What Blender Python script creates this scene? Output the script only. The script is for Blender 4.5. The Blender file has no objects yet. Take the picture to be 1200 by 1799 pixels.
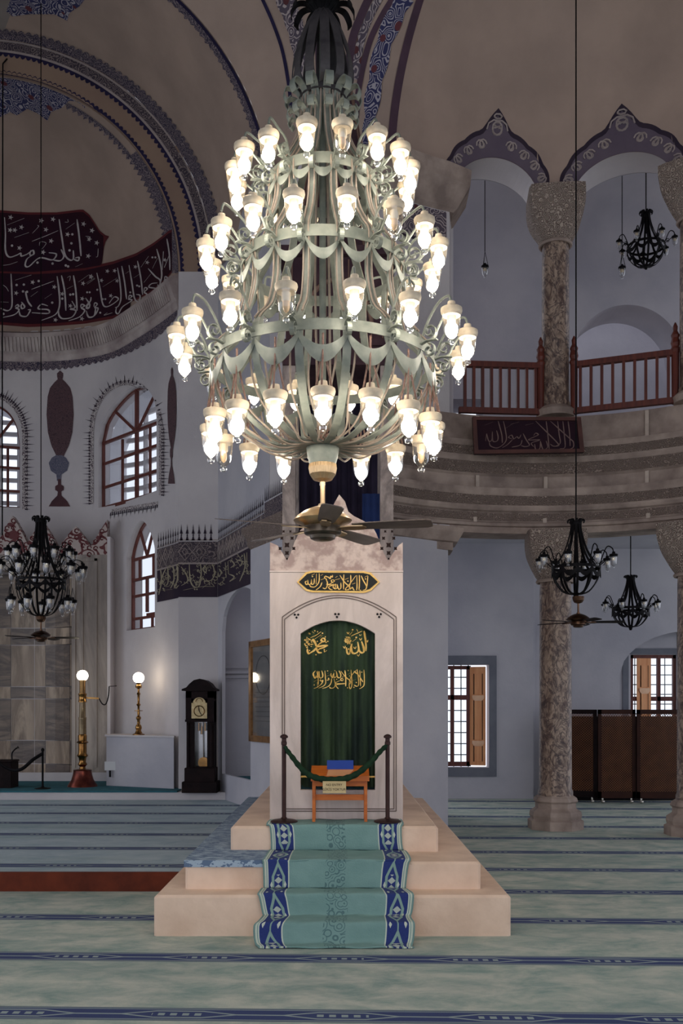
import bpy, bmesh, math, random
from math import sin, cos, pi, radians, sqrt, atan2
from mathutils import Vector, Matrix
from mathutils.bvhtree import BVHTree
random.seed(7)
C = bpy.context.scene.collection
F = 1750.0
HZ = 1240.0
EYE = 1.8
# ---------------------------------------------------------------- camera, world, exposure
cd = bpy.data.cameras.new('camera'); cam = bpy.data.objects.new('camera', cd); C.objects.link(cam)
cam.location = (0, 0, EYE); cam.rotation_euler = (pi/2, 0, 0)
cd.sensor_fit = 'VERTICAL'; cd.sensor_height = 36; cd.sensor_width = 24
cd.lens = F*36/1799; cd.shift_y = (HZ-899.5)/1799; cd.clip_end = 200
bpy.context.scene.camera = cam
S = bpy.context.scene
S.view_settings.view_transform = 'Standard'; S.view_settings.look = 'None'
S.view_settings.exposure = 0.5; S.view_settings.gamma = 1.0; S.view_settings.use_curve_mapping = False
W = bpy.data.worlds.new('world'); S.world = W; W.use_nodes = True
bg = W.node_tree.nodes['Background']; bg.inputs[0].default_value = (.78, .82, .93, 1); bg.inputs[1].default_value = 1.1
BULB = 42.0
GLOBE = 11.0

def P(px, py, Y): return Vector(((px-600)/F*Y, Y, EYE+(HZ-py)/F*Y))
def c3(r, g, b):
    f = lambda v: (v/255/12.92) if v/255 <= .04045 else ((v/255+.055)/1.055)**2.4
    return (f(r), f(g), f(b))

# ---------------------------------------------------------------- node helpers
class X:
    def __init__(s, nt, sock): s.nt, s.s = nt, sock
    def op(s, o, b=None, c=None):
        n = s.nt.nodes.new('ShaderNodeMath'); n.operation = o
        for i, v in enumerate((s, b, c)):
            if v is None: continue
            if isinstance(v, X): s.nt.links.new(v.s, n.inputs[i])
            else: n.inputs[i].default_value = v
        return X(s.nt, n.outputs[0])
    def __add__(s, b): return s.op('ADD', b)
    def __sub__(s, b): return s.op('SUBTRACT', b)
    def __mul__(s, b): return s.op('MULTIPLY', b)
    def __truediv__(s, b): return s.op('DIVIDE', b)
    def lt(s, b): return s.op('LESS_THAN', b)
    def gt(s, b): return s.op('GREATER_THAN', b)
    def abs(s): return s.op('ABSOLUTE')
    def sin(s): return s.op('SINE')
    def frac(s): return s.op('FRACT')
    def max(s, b): return s.op('MAXIMUM', b)
    def min(s, b): return s.op('MINIMUM', b)

class M:
    """small material builder"""
    def __init__(s, name, rough=.7, metal=0, coord='Object'):
        s.m = bpy.data.materials.new(name); s.m.use_nodes = True; s.nt = s.m.node_tree
        s.b = s.nt.nodes['Principled BSDF']; s.b.inputs['Roughness'].default_value = rough
        s.b.inputs['Metallic'].default_value = metal
        tc = s.nt.nodes.new('ShaderNodeTexCoord'); s.co = tc.outputs[coord]
        sp = s.nt.nodes.new('ShaderNodeSeparateXYZ'); s.nt.links.new(s.co, sp.inputs[0])
        s.x, s.y, s.z = [X(s.nt, o) for o in sp.outputs]
    def mapped(s, scale=(1, 1, 1)):
        mp = s.nt.nodes.new('ShaderNodeMapping'); mp.inputs['Scale'].default_value = scale
        s.nt.links.new(s.co, mp.inputs[0]); return mp.outputs[0]
    def noise(s, sc, detail=5, dist=0, stretch=(1, 1, 1), rough=.55):
        n = s.nt.nodes.new('ShaderNodeTexNoise'); n.inputs['Scale'].default_value = sc
        n.inputs['Detail'].default_value = detail; n.inputs['Distortion'].default_value = dist
        n.inputs['Roughness'].default_value = rough
        s.nt.links.new(s.mapped(stretch), n.inputs['Vector']); return X(s.nt, n.outputs[0])
    def voro(s, sc, feat='F1', stretch=(1, 1, 1)):
        n = s.nt.nodes.new('ShaderNodeTexVoronoi'); n.feature = feat; n.inputs['Scale'].default_value = sc
        s.nt.links.new(s.mapped(stretch), n.inputs['Vector']); return X(s.nt, n.outputs['Distance'])
    def ramp(s, v, a, b):          # smooth 0..1 between a and b
        n = s.nt.nodes.new('ShaderNodeMapRange'); n.inputs[1].default_value = a; n.inputs[2].default_value = b
        s.nt.links.new(v.s, n.inputs[0]); return X(s.nt, n.outputs[0])
    def mix(s, f, a, b):
        n = s.nt.nodes.new('ShaderNodeMix'); n.data_type = 'RGBA'
        for i, v in ((0, f), (6, a), (7, b)):
            if isinstance(v, X): s.nt.links.new(v.s, n.inputs[i])
            elif i == 0: n.inputs[0].default_value = v
            else: n.inputs[i].default_value = (*v, 1)
        return X(s.nt, n.outputs[2])
    def col(s, v):
        if isinstance(v, X): s.nt.links.new(v.s, s.b.inputs['Base Color'])
        else: s.b.inputs['Base Color'].default_value = (*v, 1)
        return s
    def bump(s, v, k=.3, d=.02):
        n = s.nt.nodes.new('ShaderNodeBump'); n.inputs['Strength'].default_value = k; n.inputs['Distance'].default_value = d
        s.nt.links.new(v.s, n.inputs['Height']); s.nt.links.new(n.outputs[0], s.b.inputs['Normal']); return s

def simple(name, c1, c2=None, sc=6, rough=.6, metal=0, bump=0, bsc=None, lo=.35, hi=.65, stretch=(1, 1, 1), dist=0, detail=5):
    m = M(name, rough, metal)
    if c2 is None: c2 = tuple(v*.82 for v in c1)
    m.b.inputs['Specular IOR Level'].default_value = .1 if sum(c1) < .15 else .35
    n = m.noise(sc, detail, dist, stretch)
    m.col(m.mix(m.ramp(n, lo, hi), c1, c2))
    if bump: m.bump(m.noise(bsc or sc*4, 4), bump)
    return m.m
def marble(name, base, vein, dark, sc=1.5, stretch=(1, 1, 1), k=.5):
    m = M(name, .45)
    n = m.noise(sc, 8, .5, stretch, .62)
    v = (n-.5).abs()
    a = m.mix(m.ramp(v, 0, .12), vein, base)
    n2 = m.noise(sc*.6, 5, .8, stretch)
    m.col(m.mix(m.ramp(n2, .45, .7)*k, a, dark)); m.bump(m.noise(sc*12, 5), .15, .01)
    return m.m
def breccia(name):
    m = M(name, .5)
    n = m.noise(5, 8, 2.5, (1, 1, .6), .65)
    a = m.mix(m.ramp(n, .42, .6), c3(96, 76, 68), c3(170, 148, 130))
    v = (m.noise(3.2, 6, 3, (1, 1, .7))-.5).abs()
    m.col(m.mix(m.ramp(v, 0, .035), c3(62, 48, 50), a)); return m.m
def carved(name, c1, c2, sc=14):
    m = M(name, .85)
    v = m.voro(sc); w = (v*22).sin()
    n = m.noise(3, 6)
    a = m.mix(m.ramp(w, -.4, .5), c2, c1)
    m.col(m.mix(m.ramp(n, .35, .7)*.5, a, tuple(q*.75 for q in c1)))
    m.bump(w*.5+m.noise(sc*2, 4), .8, .03); return m.m
def ornament(name, bgc, fgc, sc=9, k=26, third=None, thr=.45):
    m = M(name, .8)
    n = m.noise(sc*.9, 1, 0)
    v = m.voro(sc)
    w = ((v+n*1.1)*k).sin()
    a = m.mix(w.gt(thr), bgc, fgc)
    if third:
        t = m.voro(sc*.45)
        a = m.mix((t*1.0).lt(.16), a, third)
    m.col(a); return m.m
def emis(name, col, st, base=(.9, .9, .9)):
    m = M(name, .3); m.col(base); m.b.inputs['Emission Color'].default_value = (*col, 1); m.b.inputs['Emission Strength'].default_value = st
    return m.m
def glass(name, tint=(1, 1, 1), g=.1):
    m = bpy.data.materials.new(name); m.use_nodes = True; nt = m.node_tree
    nt.nodes.remove(nt.nodes['Principled BSDF'])
    t = nt.nodes.new('ShaderNodeBsdfTransparent'); t.inputs[0].default_value = (*tint, 1)
    gl = nt.nodes.new('ShaderNodeBsdfGlossy'); gl.inputs['Roughness'].default_value = .05
    fr = nt.nodes.new('ShaderNodeLayerWeight'); fr.inputs[0].default_value = .35
    ma = nt.nodes.new('ShaderNodeMath'); ma.operation = 'MULTIPLY_ADD'; ma.inputs[1].default_value = .6; ma.inputs[2].default_value = g*.4
    nt.links.new(fr.outputs['Facing'], ma.inputs[0])
    mx = nt.nodes.new('ShaderNodeMixShader'); nt.links.new(ma.outputs[0], mx.inputs[0])
    nt.links.new(t.outputs[0], mx.inputs[1]); nt.links.new(gl.outputs[0], mx.inputs[2])
    nt.links.new(mx.outputs[0], nt.nodes['Material Output'].inputs[0]); return m

# ---------------------------------------------------------------- mesh helpers
def catmull(pts, n=8):
    pts = [Vector(p) for p in pts]
    if len(pts) < 3: return pts
    out = []
    for i in range(len(pts)-1):
        p0 = pts[max(i-1, 0)]; p1 = pts[i]; p2 = pts[i+1]; p3 = pts[min(i+2, len(pts)-1)]
        for k in range(n):
            t = k/n
            out.append(.5*((2*p1)+(p2-p0)*t+(2*p0-5*p1+4*p2-p3)*t*t+(-p0+3*p1-3*p2+p3)*t**3))
    out.append(pts[-1]); return out
class MB:
    def __init__(s): s.v = []; s.f = []
    def add(s, vs, fs):
        o = len(s.v); s.v += [Vector(v) for v in vs]; s.f += [tuple(i+o for i in f) for f in fs]; return s
    def hexa(s, p):
        return s.add(p, [(0, 3, 2, 1), (4, 5, 6, 7), (0, 1, 5, 4), (1, 2, 6, 5), (2, 3, 7, 6), (3, 0, 4, 7)])
    def box(s, a, b):
        (x0, y0, z0), (x1, y1, z1) = a, b
        return s.hexa([(x0, y0, z0), (x1, y0, z0), (x1, y1, z0), (x0, y1, z0), (x0, y0, z1), (x1, y0, z1), (x1, y1, z1), (x0, y1, z1)])
    def cbox(s, a, b, k=.01):      # box with chamfered vertical and top edges
        (x0, y0, z0), (x1, y1, z1) = a, b
        def ring(x0, y0, x1, y1, z, k): return [(x0+k, y0, z), (x1-k, y0, z), (x1, y0+k, z), (x1, y1-k, z), (x1-k, y1, z), (x0+k, y1, z), (x0, y1-k, z), (x0, y0+k, z)]
        rs = [ring(x0, y0, x1, y1, z0, k), ring(x0, y0, x1, y1, z1-k, k), ring(x0+k, y0+k, x1-k, y1-k, z1, k)]
        return s.loft(rs, True, True)
    def loft(s, rings, closed=True, caps=True):
        n = len(rings[0]); vs = [v for r in rings for v in r]; fs = []
        for i in range(len(rings)-1):
            for j in range(n if closed else n-1):
                k = (j+1) % n
                fs.append((i*n+j, i*n+k, (i+1)*n+k, (i+1)*n+j))
        if caps: fs.append(tuple(reversed(range(n)))); fs.append(tuple((len(rings)-1)*n+j for j in range(n)))
        return s.add(vs, fs)
    def lathe(s, prof, c=(0, 0, 0), n=24, caps=True, rot=0, sq=0):
        rings = [[(c[0]+r*cos(rot+2*pi*j/n), c[1]+r*sin(rot+2*pi*j/n), c[2]+z) for j in range(n)] for r, z in prof]
        return s.loft(rings, True, caps)
    def tube(s, pts, r, n=6, caps=True):
        pts = [Vector(p) for p in pts]; rings = []; prev = None
        for i, p in enumerate(pts):
            d = (pts[min(i+1, len(pts)-1)]-pts[max(i-1, 0)])
            if d.length < 1e-9: d = Vector((0, 0, 1))
            d.normalize()
            if prev is None: a = d.orthogonal().normalized()
            else:
                a = prev-d*prev.dot(d)
                a = a.normalized() if a.length > 1e-6 else d.orthogonal().normalized()
            prev = a; b = d.cross(a); rr = r[i] if isinstance(r, (list, tuple)) else r
            rings.append([p+a*rr*cos(2*pi*j/n)+b*rr*sin(2*pi*j/n) for j in range(n)])
        return s.loft(rings, True, caps)
    def bar(s, a, b, w, t, up=(0, 0, 1)):
        a = Vector(a); b = Vector(b); d = (b-a).normalized(); u = Vector(up)
        x = d.cross(u)
        if x.length < 1e-4: x = d.orthogonal()
        x.normalize(); y = x.cross(d).normalized()
        x *= w/2; y *= t/2
        return s.hexa([a-x-y, a+x-y, a+x+y, a-x+y, b-x-y, b+x-y, b+x+y, b-x+y])
    def prism(s, poly, fn, n0, n1):    # poly 2D; fn(x,y,d)->3D
        n = len(poly)
        vs = [fn(x, y, n0) for x, y in poly]+[fn(x, y, n1) for x, y in poly]
        fs = [tuple(range(n)), tuple(reversed(range(n, 2*n)))]+[(i, (i+1) % n, n+(i+1) % n, n+i) for i in range(n)]
        return s.add(vs, fs)
    def strap(s, path, w, th, ang, cx=0, cy=0, z0=0):
        """flat strap bent in the radial plane; path of (r,z)"""
        e = Vector((cos(ang), sin(ang), 0)); t = Vector((-sin(ang), cos(ang), 0)); o = Vector((cx, cy, z0))
        pts = [o+e*r+Vector((0, 0, z)) for r, z in path]; rings = []
        for i, p in enumerate(pts):
            d = (pts[min(i+1, len(pts)-1)]-pts[max(i-1, 0)]).normalized(); nn = t.cross(d).normalized()
            rings.append([p-t*w/2-nn*th/2, p+t*w/2-nn*th/2, p+t*w/2+nn*th/2, p-t*w/2+nn*th/2])
        return s.loft(rings)
    def build(s, name, mat, parent=None, smooth=False, auto=40):
        me = bpy.data.meshes.new(name); me.from_pydata([tuple(v) for v in s.v], [], s.f); me.validate()
        bm = bmesh.new(); bm.from_mesh(me); bmesh.ops.recalc_face_normals(bm, faces=bm.faces)
        if smooth:
            for f in bm.faces: f.smooth = True
            for e in bm.edges:
                if len(e.link_faces) == 2 and e.calc_face_angle(0) > radians(auto): e.smooth = False
        bm.to_mesh(me); bm.free()
        me.materials.append(mat)
        o = bpy.data.objects.new(name, me); C.objects.link(o)
        if parent is not None:
            o.parent = parent
            if s.world:
                w = s.rootloc(parent)
                for v in me.vertices: v.co -= w
        return o
    world = False
    @staticmethod
    def rootloc(p):
        w = Vector((0, 0, 0))
        while p is not None: w += p.location; p = p.parent
        return w
class WB(MB): world = True         # authored in world coordinates
def thing(name, label, cat, loc=(0, 0, 0), group=None, rz=0):
    o = bpy.data.objects.new(name, None); C.objects.link(o); o.location = loc; o.rotation_euler.z = rz
    o.empty_display_size = .1
    o['label'] = label; o['category'] = cat
    if group: o['group'] = group
    return o
def tag(o, label, cat, group=None):
    o['label'] = label; o['category'] = cat
    if group: o['group'] = group
    return o
def struct(o): o['kind'] = 'structure'; return o
KIDS = {}
def copy_tree(o, parent=None):
    c = o.copy(); C.objects.link(c); c.parent = parent
    for ch in [q for q in C.objects if q.parent == o]: copy_tree(ch, c)
    return c
def bvh_of(*objs):
    vs = []; fs = []
    for o in objs:
        k = len(vs); w = MB.rootloc(o)
        vs += [v.co+w for v in o.data.vertices]; fs += [tuple(i+k for i in p.vertices) for p in o.data.polygons]
    return BVHTree.FromPolygons(vs, fs)
CAMP = Vector((0, 0, EYE))
def proj(b, px, py, off=.006):
    d = Vector(((px-600)/F, 1, (HZ-py)/F)).normalized()
    h = b.ray_cast(CAMP, d)
    if h[0] is None: return None
    n = h[1]
    if n.dot(d) > 0: n = -n
    return h[0]+n*off
class Decal(WB):
    """paint that lies on a real surface; outlines are measured on the photograph and dropped on the wall"""
    def __init__(s, b, off=.006): super().__init__(); s.b = b; s.off = off
    def grid(s, fn, nu, nv):
        pts = {}
        for i in range(nu+1):
            for j in range(nv+1):
                q = fn(i/nu, j/nv); p = proj(s.b, q[0], q[1], s.off)
                if p is not None: pts[i, j] = len(s.v); s.v.append(p)
        for i in range(nu):
            for j in range(nv):
                k = [(i, j), (i+1, j), (i+1, j+1), (i, j+1)]
                if all(q in pts for q in k):
                    p = [s.v[pts[q]] for q in k]
                    if max((p[0]-p[2]).length, (p[1]-p[3]).length) < 2.5: s.f.append(tuple(pts[q] for q in k))
        return s
    def arc(s, cx, cy, r0, r1, a0, a1, nu=80, nv=1, teeth=0, amp=0):
        def fn(u, v):
            a = radians(a0+(a1-a0)*u); rr = r0+(r1-r0)*v
            if teeth and v == 1: rr += amp*abs(sin(pi*teeth*u))
            return cx+rr*cos(a), cy-rr*sin(a)
        return s.grid(fn, nu, nv)
    def poly(s, pts):
        ps = [proj(s.b, x, y, s.off) for x, y in pts]
        if any(p is None for p in ps): return s
        s.add(ps, [tuple(range(len(ps)))]); return s
    def strokes(s, data, x0, y0, sc, w, nib=.5):
        for st in data:
            ww = w
            if isinstance(st[0], (int, float)): ww = st[0]; st = st[1]
            pts = catmull([(x0+x/sc, y0+y/sc, 0) for x, y in st], 6)
            n = len(pts); L = []
            for i, p in enumerate(pts):
                d = pts[min(i+1, n-1)]-pts[max(i-1, 0)]; L.append(d.normalized() if d.length > 1e-6 else Vector((1, 0, 0)))
            q = []
            for i, (p, d) in enumerate(zip(pts, L)):
                nn = Vector((-d.y, d.x, 0)); t = i/(n-1)
                k = ww*(nib+(1-nib)*abs(d.x*.5+d.y*.866))*(.45+.55*min(1, t*6, (1-t)*6+.1))
                q.append((proj(s.b, p.x+nn.x*k/2, p.y+nn.y*k/2, s.off), proj(s.b, p.x-nn.x*k/2, p.y-nn.y*k/2, s.off)))
            for i in range(n-1):
                if None in q[i] or None in q[i+1]: continue
                s.add([q[i][0], q[i+1][0], q[i+1][1], q[i][1]], [(0, 1, 2, 3)])
        return s
    def dots(s, data, x0, y0, sc, r, star=0):
        for x, y in data:
            cx = x0+x/sc; cy = y0+y/sc; n = 10 if star else 8
            pts = []
            for k in range(n):
                rr = r*(1 if not star or k % 2 == 0 else .4)
                a = 2*pi*k/n; pts.append((cx+rr*cos(a), cy+rr*sin(a)))
            s.poly(pts)
        return s

# ---------------------------------------------------------------- materials
plaster = simple('plaster', c3(206, 200, 200), c3(192, 186, 188), .9, .9, bump=.15, bsc=30)
plaster_cool = simple('cool_plaster', c3(190, 187, 192), c3(172, 170, 178), .8, .9, bump=.2, bsc=12)
plaster_dome = simple('dome_plaster', c3(174, 152, 138), c3(158, 138, 126), 1.0, .95, bump=.1, bsc=25)
plaster_tan = simple('arch_plaster', c3(150, 126, 108), c3(138, 114, 100), 1.0, .95)
stone = simple('pale_stone', c3(236, 208, 184), c3(214, 184, 160), 2.2, .75, bump=.25, bsc=14)
old_stone = simple('grey_stone', c3(176, 158, 146), c3(132, 116, 108), 2.6, .85, bump=.5, bsc=10)
carve = carved('carved_stone', c3(170, 150, 138), c3(122, 104, 96), 20)
carve_cap = carved('carved_capital_stone', c3(190, 172, 158), c3(120, 102, 94), 16)
column_m = breccia('column_marble')
mar_front = marble('gate_marble', c3(222, 204, 194), c3(198, 180, 170), c3(184, 168, 160), 1.2, (1.6, 1, .35), .6)
mar_revet = marble('revetment_marble', c3(176, 164, 152), c3(126, 116, 108), c3(112, 102, 98), .9, (1.4, 1, .35), .95)
mar_pink = simple('pink_breccia', c3(206, 186, 176), c3(166, 142, 134), 9, .6, bump=.3, lo=.42, hi=.58, detail=8)
orn_blue = ornament('blue_arabesque_paint', c3(44, 46, 88), c3(168, 162, 170), 6, 30, c3(96, 44, 52))
orn_lace = ornament('lace_border_paint', c3(62, 54, 72), c3(140, 126, 128), 14, 18)
orn_grey = ornament('grey_arabesque_paint', c3(84, 74, 86), c3(172, 158, 156), 7, 24, c3(84, 40, 44))
orn_band = ornament('diamond_border_paint', c3(62, 52, 62), c3(126, 112, 110), 10, 22)
orn_cyp = ornament('cypress_paint', c3(92, 66, 70), c3(62, 44, 52), 22, 14)
orn_urn = ornament('urn_paint', c3(82, 84, 104), c3(120, 116, 128), 18, 18)
ink = simple('dark_ink_paint', c3(52, 44, 58), c3(62, 52, 62), 3, .9)
ink_blue = simple('navy_line_paint', c3(48, 42, 72), c3(40, 36, 60), 3, .9)
ink_plum = simple('plum_line_paint', c3(84, 62, 76), c3(72, 54, 66), 3, .9)
ink_light = simple('pale_line_paint', c3(170, 156, 150), c3(150, 138, 136), 3, .9)
maroon = simple('maroon_paint', c3(98, 36, 40), c3(84, 30, 36), 3, .9)
maroon_dark = simple('dark_maroon_paint', c3(52, 26, 34), c3(44, 24, 38), 1.5, .9)
letter = simple('stone_white_paint', c3(196, 186, 184), c3(168, 158, 158), 8, .9)
gold_letter = simple('pale_gold_paint', c3(170, 160, 136), c3(146, 136, 116), 8, .9)
gold = simple('gold_leaf', c3(248, 206, 120), c3(232, 184, 96), 30, .5, .0)
brass = simple('polished_brass', c3(176, 132, 76), c3(112, 78, 44), 7, .25, 1)
brass_fan = simple('antique_brass', c3(206, 178, 140), c3(168, 140, 104), 5, .3, .9)
copper = simple('copper_base', c3(126, 62, 48), c3(84, 40, 34), 7, .3, .7)
iron_green = simple('painted_grey_green_iron', c3(124, 128, 118), c3(102, 108, 100), 12, .5, .1)
iron_dark = simple('black_iron', c3(26, 24, 26), c3(14, 13, 15), 8, .55, .3)
iron_verd = simple('weathered_dark_iron', c3(70, 66, 66), c3(44, 40, 44), 9, .6, .2)
cable_m = simple('cable', c3(150, 136, 122), c3(130, 116, 104), 12, .7)
chain_m = simple('rusty_chain', c3(140, 112, 100), c3(110, 84, 76), 40, .7, .3, bump=.5, bsc=120)
cream = simple('cream_lamp_cap', c3(214, 198, 172), c3(190, 172, 146), 14, .5)
ceram = simple('lamp_socket', c3(220, 206, 178), c3(205, 188, 160), 12, .6)
bulb_on = emis('lit_bulb', (1, .90, .76), BULB)
bulb_off = simple('unlit_bulb', c3(222, 190, 150), c3(200, 168, 130), 12, .35)
bulb_grey = simple('unlit_grey_bulb', c3(170, 170, 176), c3(150, 150, 158), 12, .35)
globe_m = emis('lit_globe', (1, .86, .66), GLOBE)
glass_m = glass('clear_glass')
glass_cup = glass('lamp_cup_glass', (.97, .97, .97), .25)
glass_pane = glass('window_glass', (.93, .96, .98), .08)
wood_red = simple('red_brown_wood', c3(112, 58, 48), c3(86, 42, 36), 3, .5, stretch=(8, 8, .6))
wood_rail = simple('balustrade_wood', c3(104, 48, 36), c3(80, 36, 30), 3, .45, stretch=(8, 8, .6))
wood_shut = simple('shutter_wood', c3(240, 172, 120), c3(222, 146, 96), 3, .5, stretch=(6, 6, .5))
wood_dark = simple('dark_carved_wood', c3(36, 24, 24), c3(22, 15, 16), 5, .6, bump=.3, bsc=40)
wood_screen = simple('screen_wood', c3(132, 82, 48), c3(108, 64, 36), 5, .55)
wood_orange = simple('orange_varnished_wood', c3(206, 112, 42), c3(178, 88, 30), 3, .4, stretch=(1, 6, 6))
wood_kiosk = simple('kiosk_dark_wood', c3(74, 54, 58), c3(54, 38, 46), 4, .7)
kiosk_dark = simple('dark_interior_fill', c3(44, 38, 54), c3(34, 30, 44), 3, .9)
blue_cloth = simple('blue_cloth', c3(28, 48, 96), c3(22, 38, 80), 4, .9)
velvet = simple('green_velvet', c3(58, 74, 52), c3(32, 42, 38), 2.2, .75, stretch=(5, 1, .5), bump=.3, bsc=60)
rope_green = simple('green_rope_cloth', c3(34, 58, 38), c3(24, 42, 30), 20, .8)
blue_card = simple('blue_card', c3(18, 60, 150), c3(14, 54, 138), 2, .6)
paper = simple('peach_paper', c3(214, 156, 110), c3(204, 146, 102), 3, .7)
sign_m = simple('brass_sign', c3(202, 180, 134), c3(180, 156, 110), 6, .4, .3)
post_m = simple('brown_metal_post', c3(72, 52, 48), c3(56, 40, 40), 6, .4, .5)
red_carpet = simple('rust_carpet', c3(112, 50, 30), c3(88, 38, 24), 5, .95, bump=.4, bsc=200)
teal_carpet = simple('teal_carpet', c3(54, 112, 124), c3(44, 96, 108), 4, .95, bump=.4, bsc=200)
dial = simple('clock_dial', c3(206, 186, 140), c3(176, 152, 108), 14, .4, .2)
silver = simple('silver', c3(210, 205, 195), c3(180, 175, 165), 9, .25, .9)
picture_m = simple('framed_sheet', c3(124, 122, 122), c3(100, 98, 100), 1.5, .5)
black_m = simple('black_case', c3(26, 22, 24), c3(20, 16, 18), 4, .5)
white_box = simple('white_plastic', c3(214, 214, 214), c3(204, 204, 206), 4, .6)

def carpet(name, y0, step, skew, base1, base2):
    m = M(name, .95)
    t = m.y+m.x*skew
    v = ((t-y0)/step+.5).frac()-.5          # -.5..0.5, 0 at a stripe
    d = v*step                                # metres from the stripe centre
    n = m.noise(2.6, 8, .3, (1, 1.5, 1), .68); n2 = m.noise(160, 2)
    a = m.mix(m.ramp(n, .38, .66), base1, base2)
    a = m.mix(m.ramp(m.noise(.5, 4, .4, (.6, 2, 1)), .5, .75)*.5, a, c3(112, 138, 134))
    a = m.mix(n2*.25, a, c3(70, 90, 96))
    blue = m.mix(n2, c3(40, 54, 100), c3(56, 70, 116))
    lt = c3(150, 164, 160)
    band = d.abs().lt(.105)
    xx = m.x/.95
    tri = (((xx.frac()-.5).abs())*2)          # 0..1..0
    wob = (tri*2.4-.7).max(0).min(1)          # flat-topped interlace
    l1 = ((d.abs()-wob*.06).abs()).lt(.009)
    box = d.abs().lt(.022)*((m.x*14).frac().lt(.55))*wob.gt(.9)
    edge = (d.abs()-.115).abs().lt(.010)
    edge2 = (d.abs()-.092).abs().lt(.005)
    q = m.mix(band, a, blue)
    q = m.mix((l1*band).max(box).max(edge2), q, lt)
    q = m.mix(edge, q, c3(112, 126, 130))
    m.col(q); m.bump(n2+m.noise(30, 3), .35, .01); return m.m
carpet_main = carpet('floor_carpet', 5.78, 1.31, .035, c3(206, 208, 192), c3(140, 164, 154))
carpet_left = carpet('platform_carpet', 10.05, 1.22, .02, c3(186, 200, 204), c3(158, 178, 188))
def runner_mat():
    m = M('stair_runner_weave', .95, coord='UV')      # U across 0..1, V along in metres
    u = (m.x-.5).abs()*2
    n2 = X(m.nt, m.nt.nodes.new('ShaderNodeTexNoise').outputs[0])
    nz = m.noise(90, 3)
    a = m.mix(m.ramp(m.noise(5, 6), .35, .7), c3(124, 156, 150), c3(110, 144, 138))
    # centre arabesque: dark tracery
    sc = ((m.voro(14, stretch=(1.2, 1, 1)))*24).sin().gt(.55)*u.lt(.14)
    a = m.mix(sc*.65, a, c3(52, 84, 92))
    navy = m.mix(nz, c3(32, 46, 104), c3(42, 58, 120)); lt = c3(132, 160, 148); cr = c3(196, 204, 186)
    d = u-.79
    band = d.abs().lt(.135)
    vv = (m.y/.46); tri = ((vv.frac()-.5).abs()*2); wob = (tri*2.2-.55).max(-.12).min(1)
    l1 = (d.abs()-(wob*.075)).abs().lt(.018)
    dia = (d.abs()+((m.y*16).frac()-.5).abs()*.12).lt(.055)*wob.gt(.85)
    dd = ((d.abs()-.095).abs()+(((m.y/.23+.5).frac())-.5).abs()*.16).lt(.02)
    q = m.mix(band, a, navy); q = m.mix(l1*band, q, lt)
    q = m.mix((dia*.8).max(dd*band), q, cr)
    q = m.mix((d.abs()-.145).abs().lt(.008), q, cr)
    q = m.mix((u-.965).abs().lt(.012), q, cr)
    m.col(q); m.bump(nz, .4, .01); return m.m
runner_m = runner_mat()
def step_carpet():
    m = M('step_carpet_weave', .95)
    n = m.noise(9, 4, 0, (4, 1, 1))
    w = ((m.y*9).frac().lt(.5))
    q = m.mix(m.noise(26, 3, 0, (.5, 2.5, 1)).gt(.52), c3(92, 112, 138), c3(160, 178, 192))
    m.col(q); m.bump(n, .3, .01); return m.m
stepc = step_carpet()
# ================================================================ STRUCTURE
def slab_poly(pts, z0, z1):
    m = WB(); n = len(pts)
    m.add([(x, y, z0) for x, y in pts]+[(x, y, z1) for x, y in pts],
          [tuple(range(n)), tuple(range(n, 2*n))]+[(i, (i+1) % n, n+(i+1) % n, n+i) for i in range(n)])
    return m
o = struct(WB().box((-14, -6, -.1), (14, 23, 0)).build('floor', carpet_main))
LP = .18
pl = struct(slab_poly([(-13, 9.7), (-1.47, 9.7), (-1.47, 17.9), (-2.0, 17.9), (-2.6, 20.5), (-13, 20.5)], 0.002, LP).build('floor_platform', carpet_left))
WB().box((-13, 9.655, 0.001), (-1.47, 9.7, LP+.006)).build('riser_carpet', red_carpet, pl)
# apse step
struct(slab_poly([(-13, 17.15), (-2.0, 17.15), (-2.0, 18), (-3.2, 20.3), (-9, 20.6), (-13, 20.6)], LP, .31).build('trim_1', plaster))
struct(slab_poly([(-13, 17.13), (-2.83, 17.13), (-2.83, 17.75), (-3.4, 18.75), (-4.6, 19.85), (-13, 20.3)], .31, .335).build('floor_apse', teal_carpet))

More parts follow.
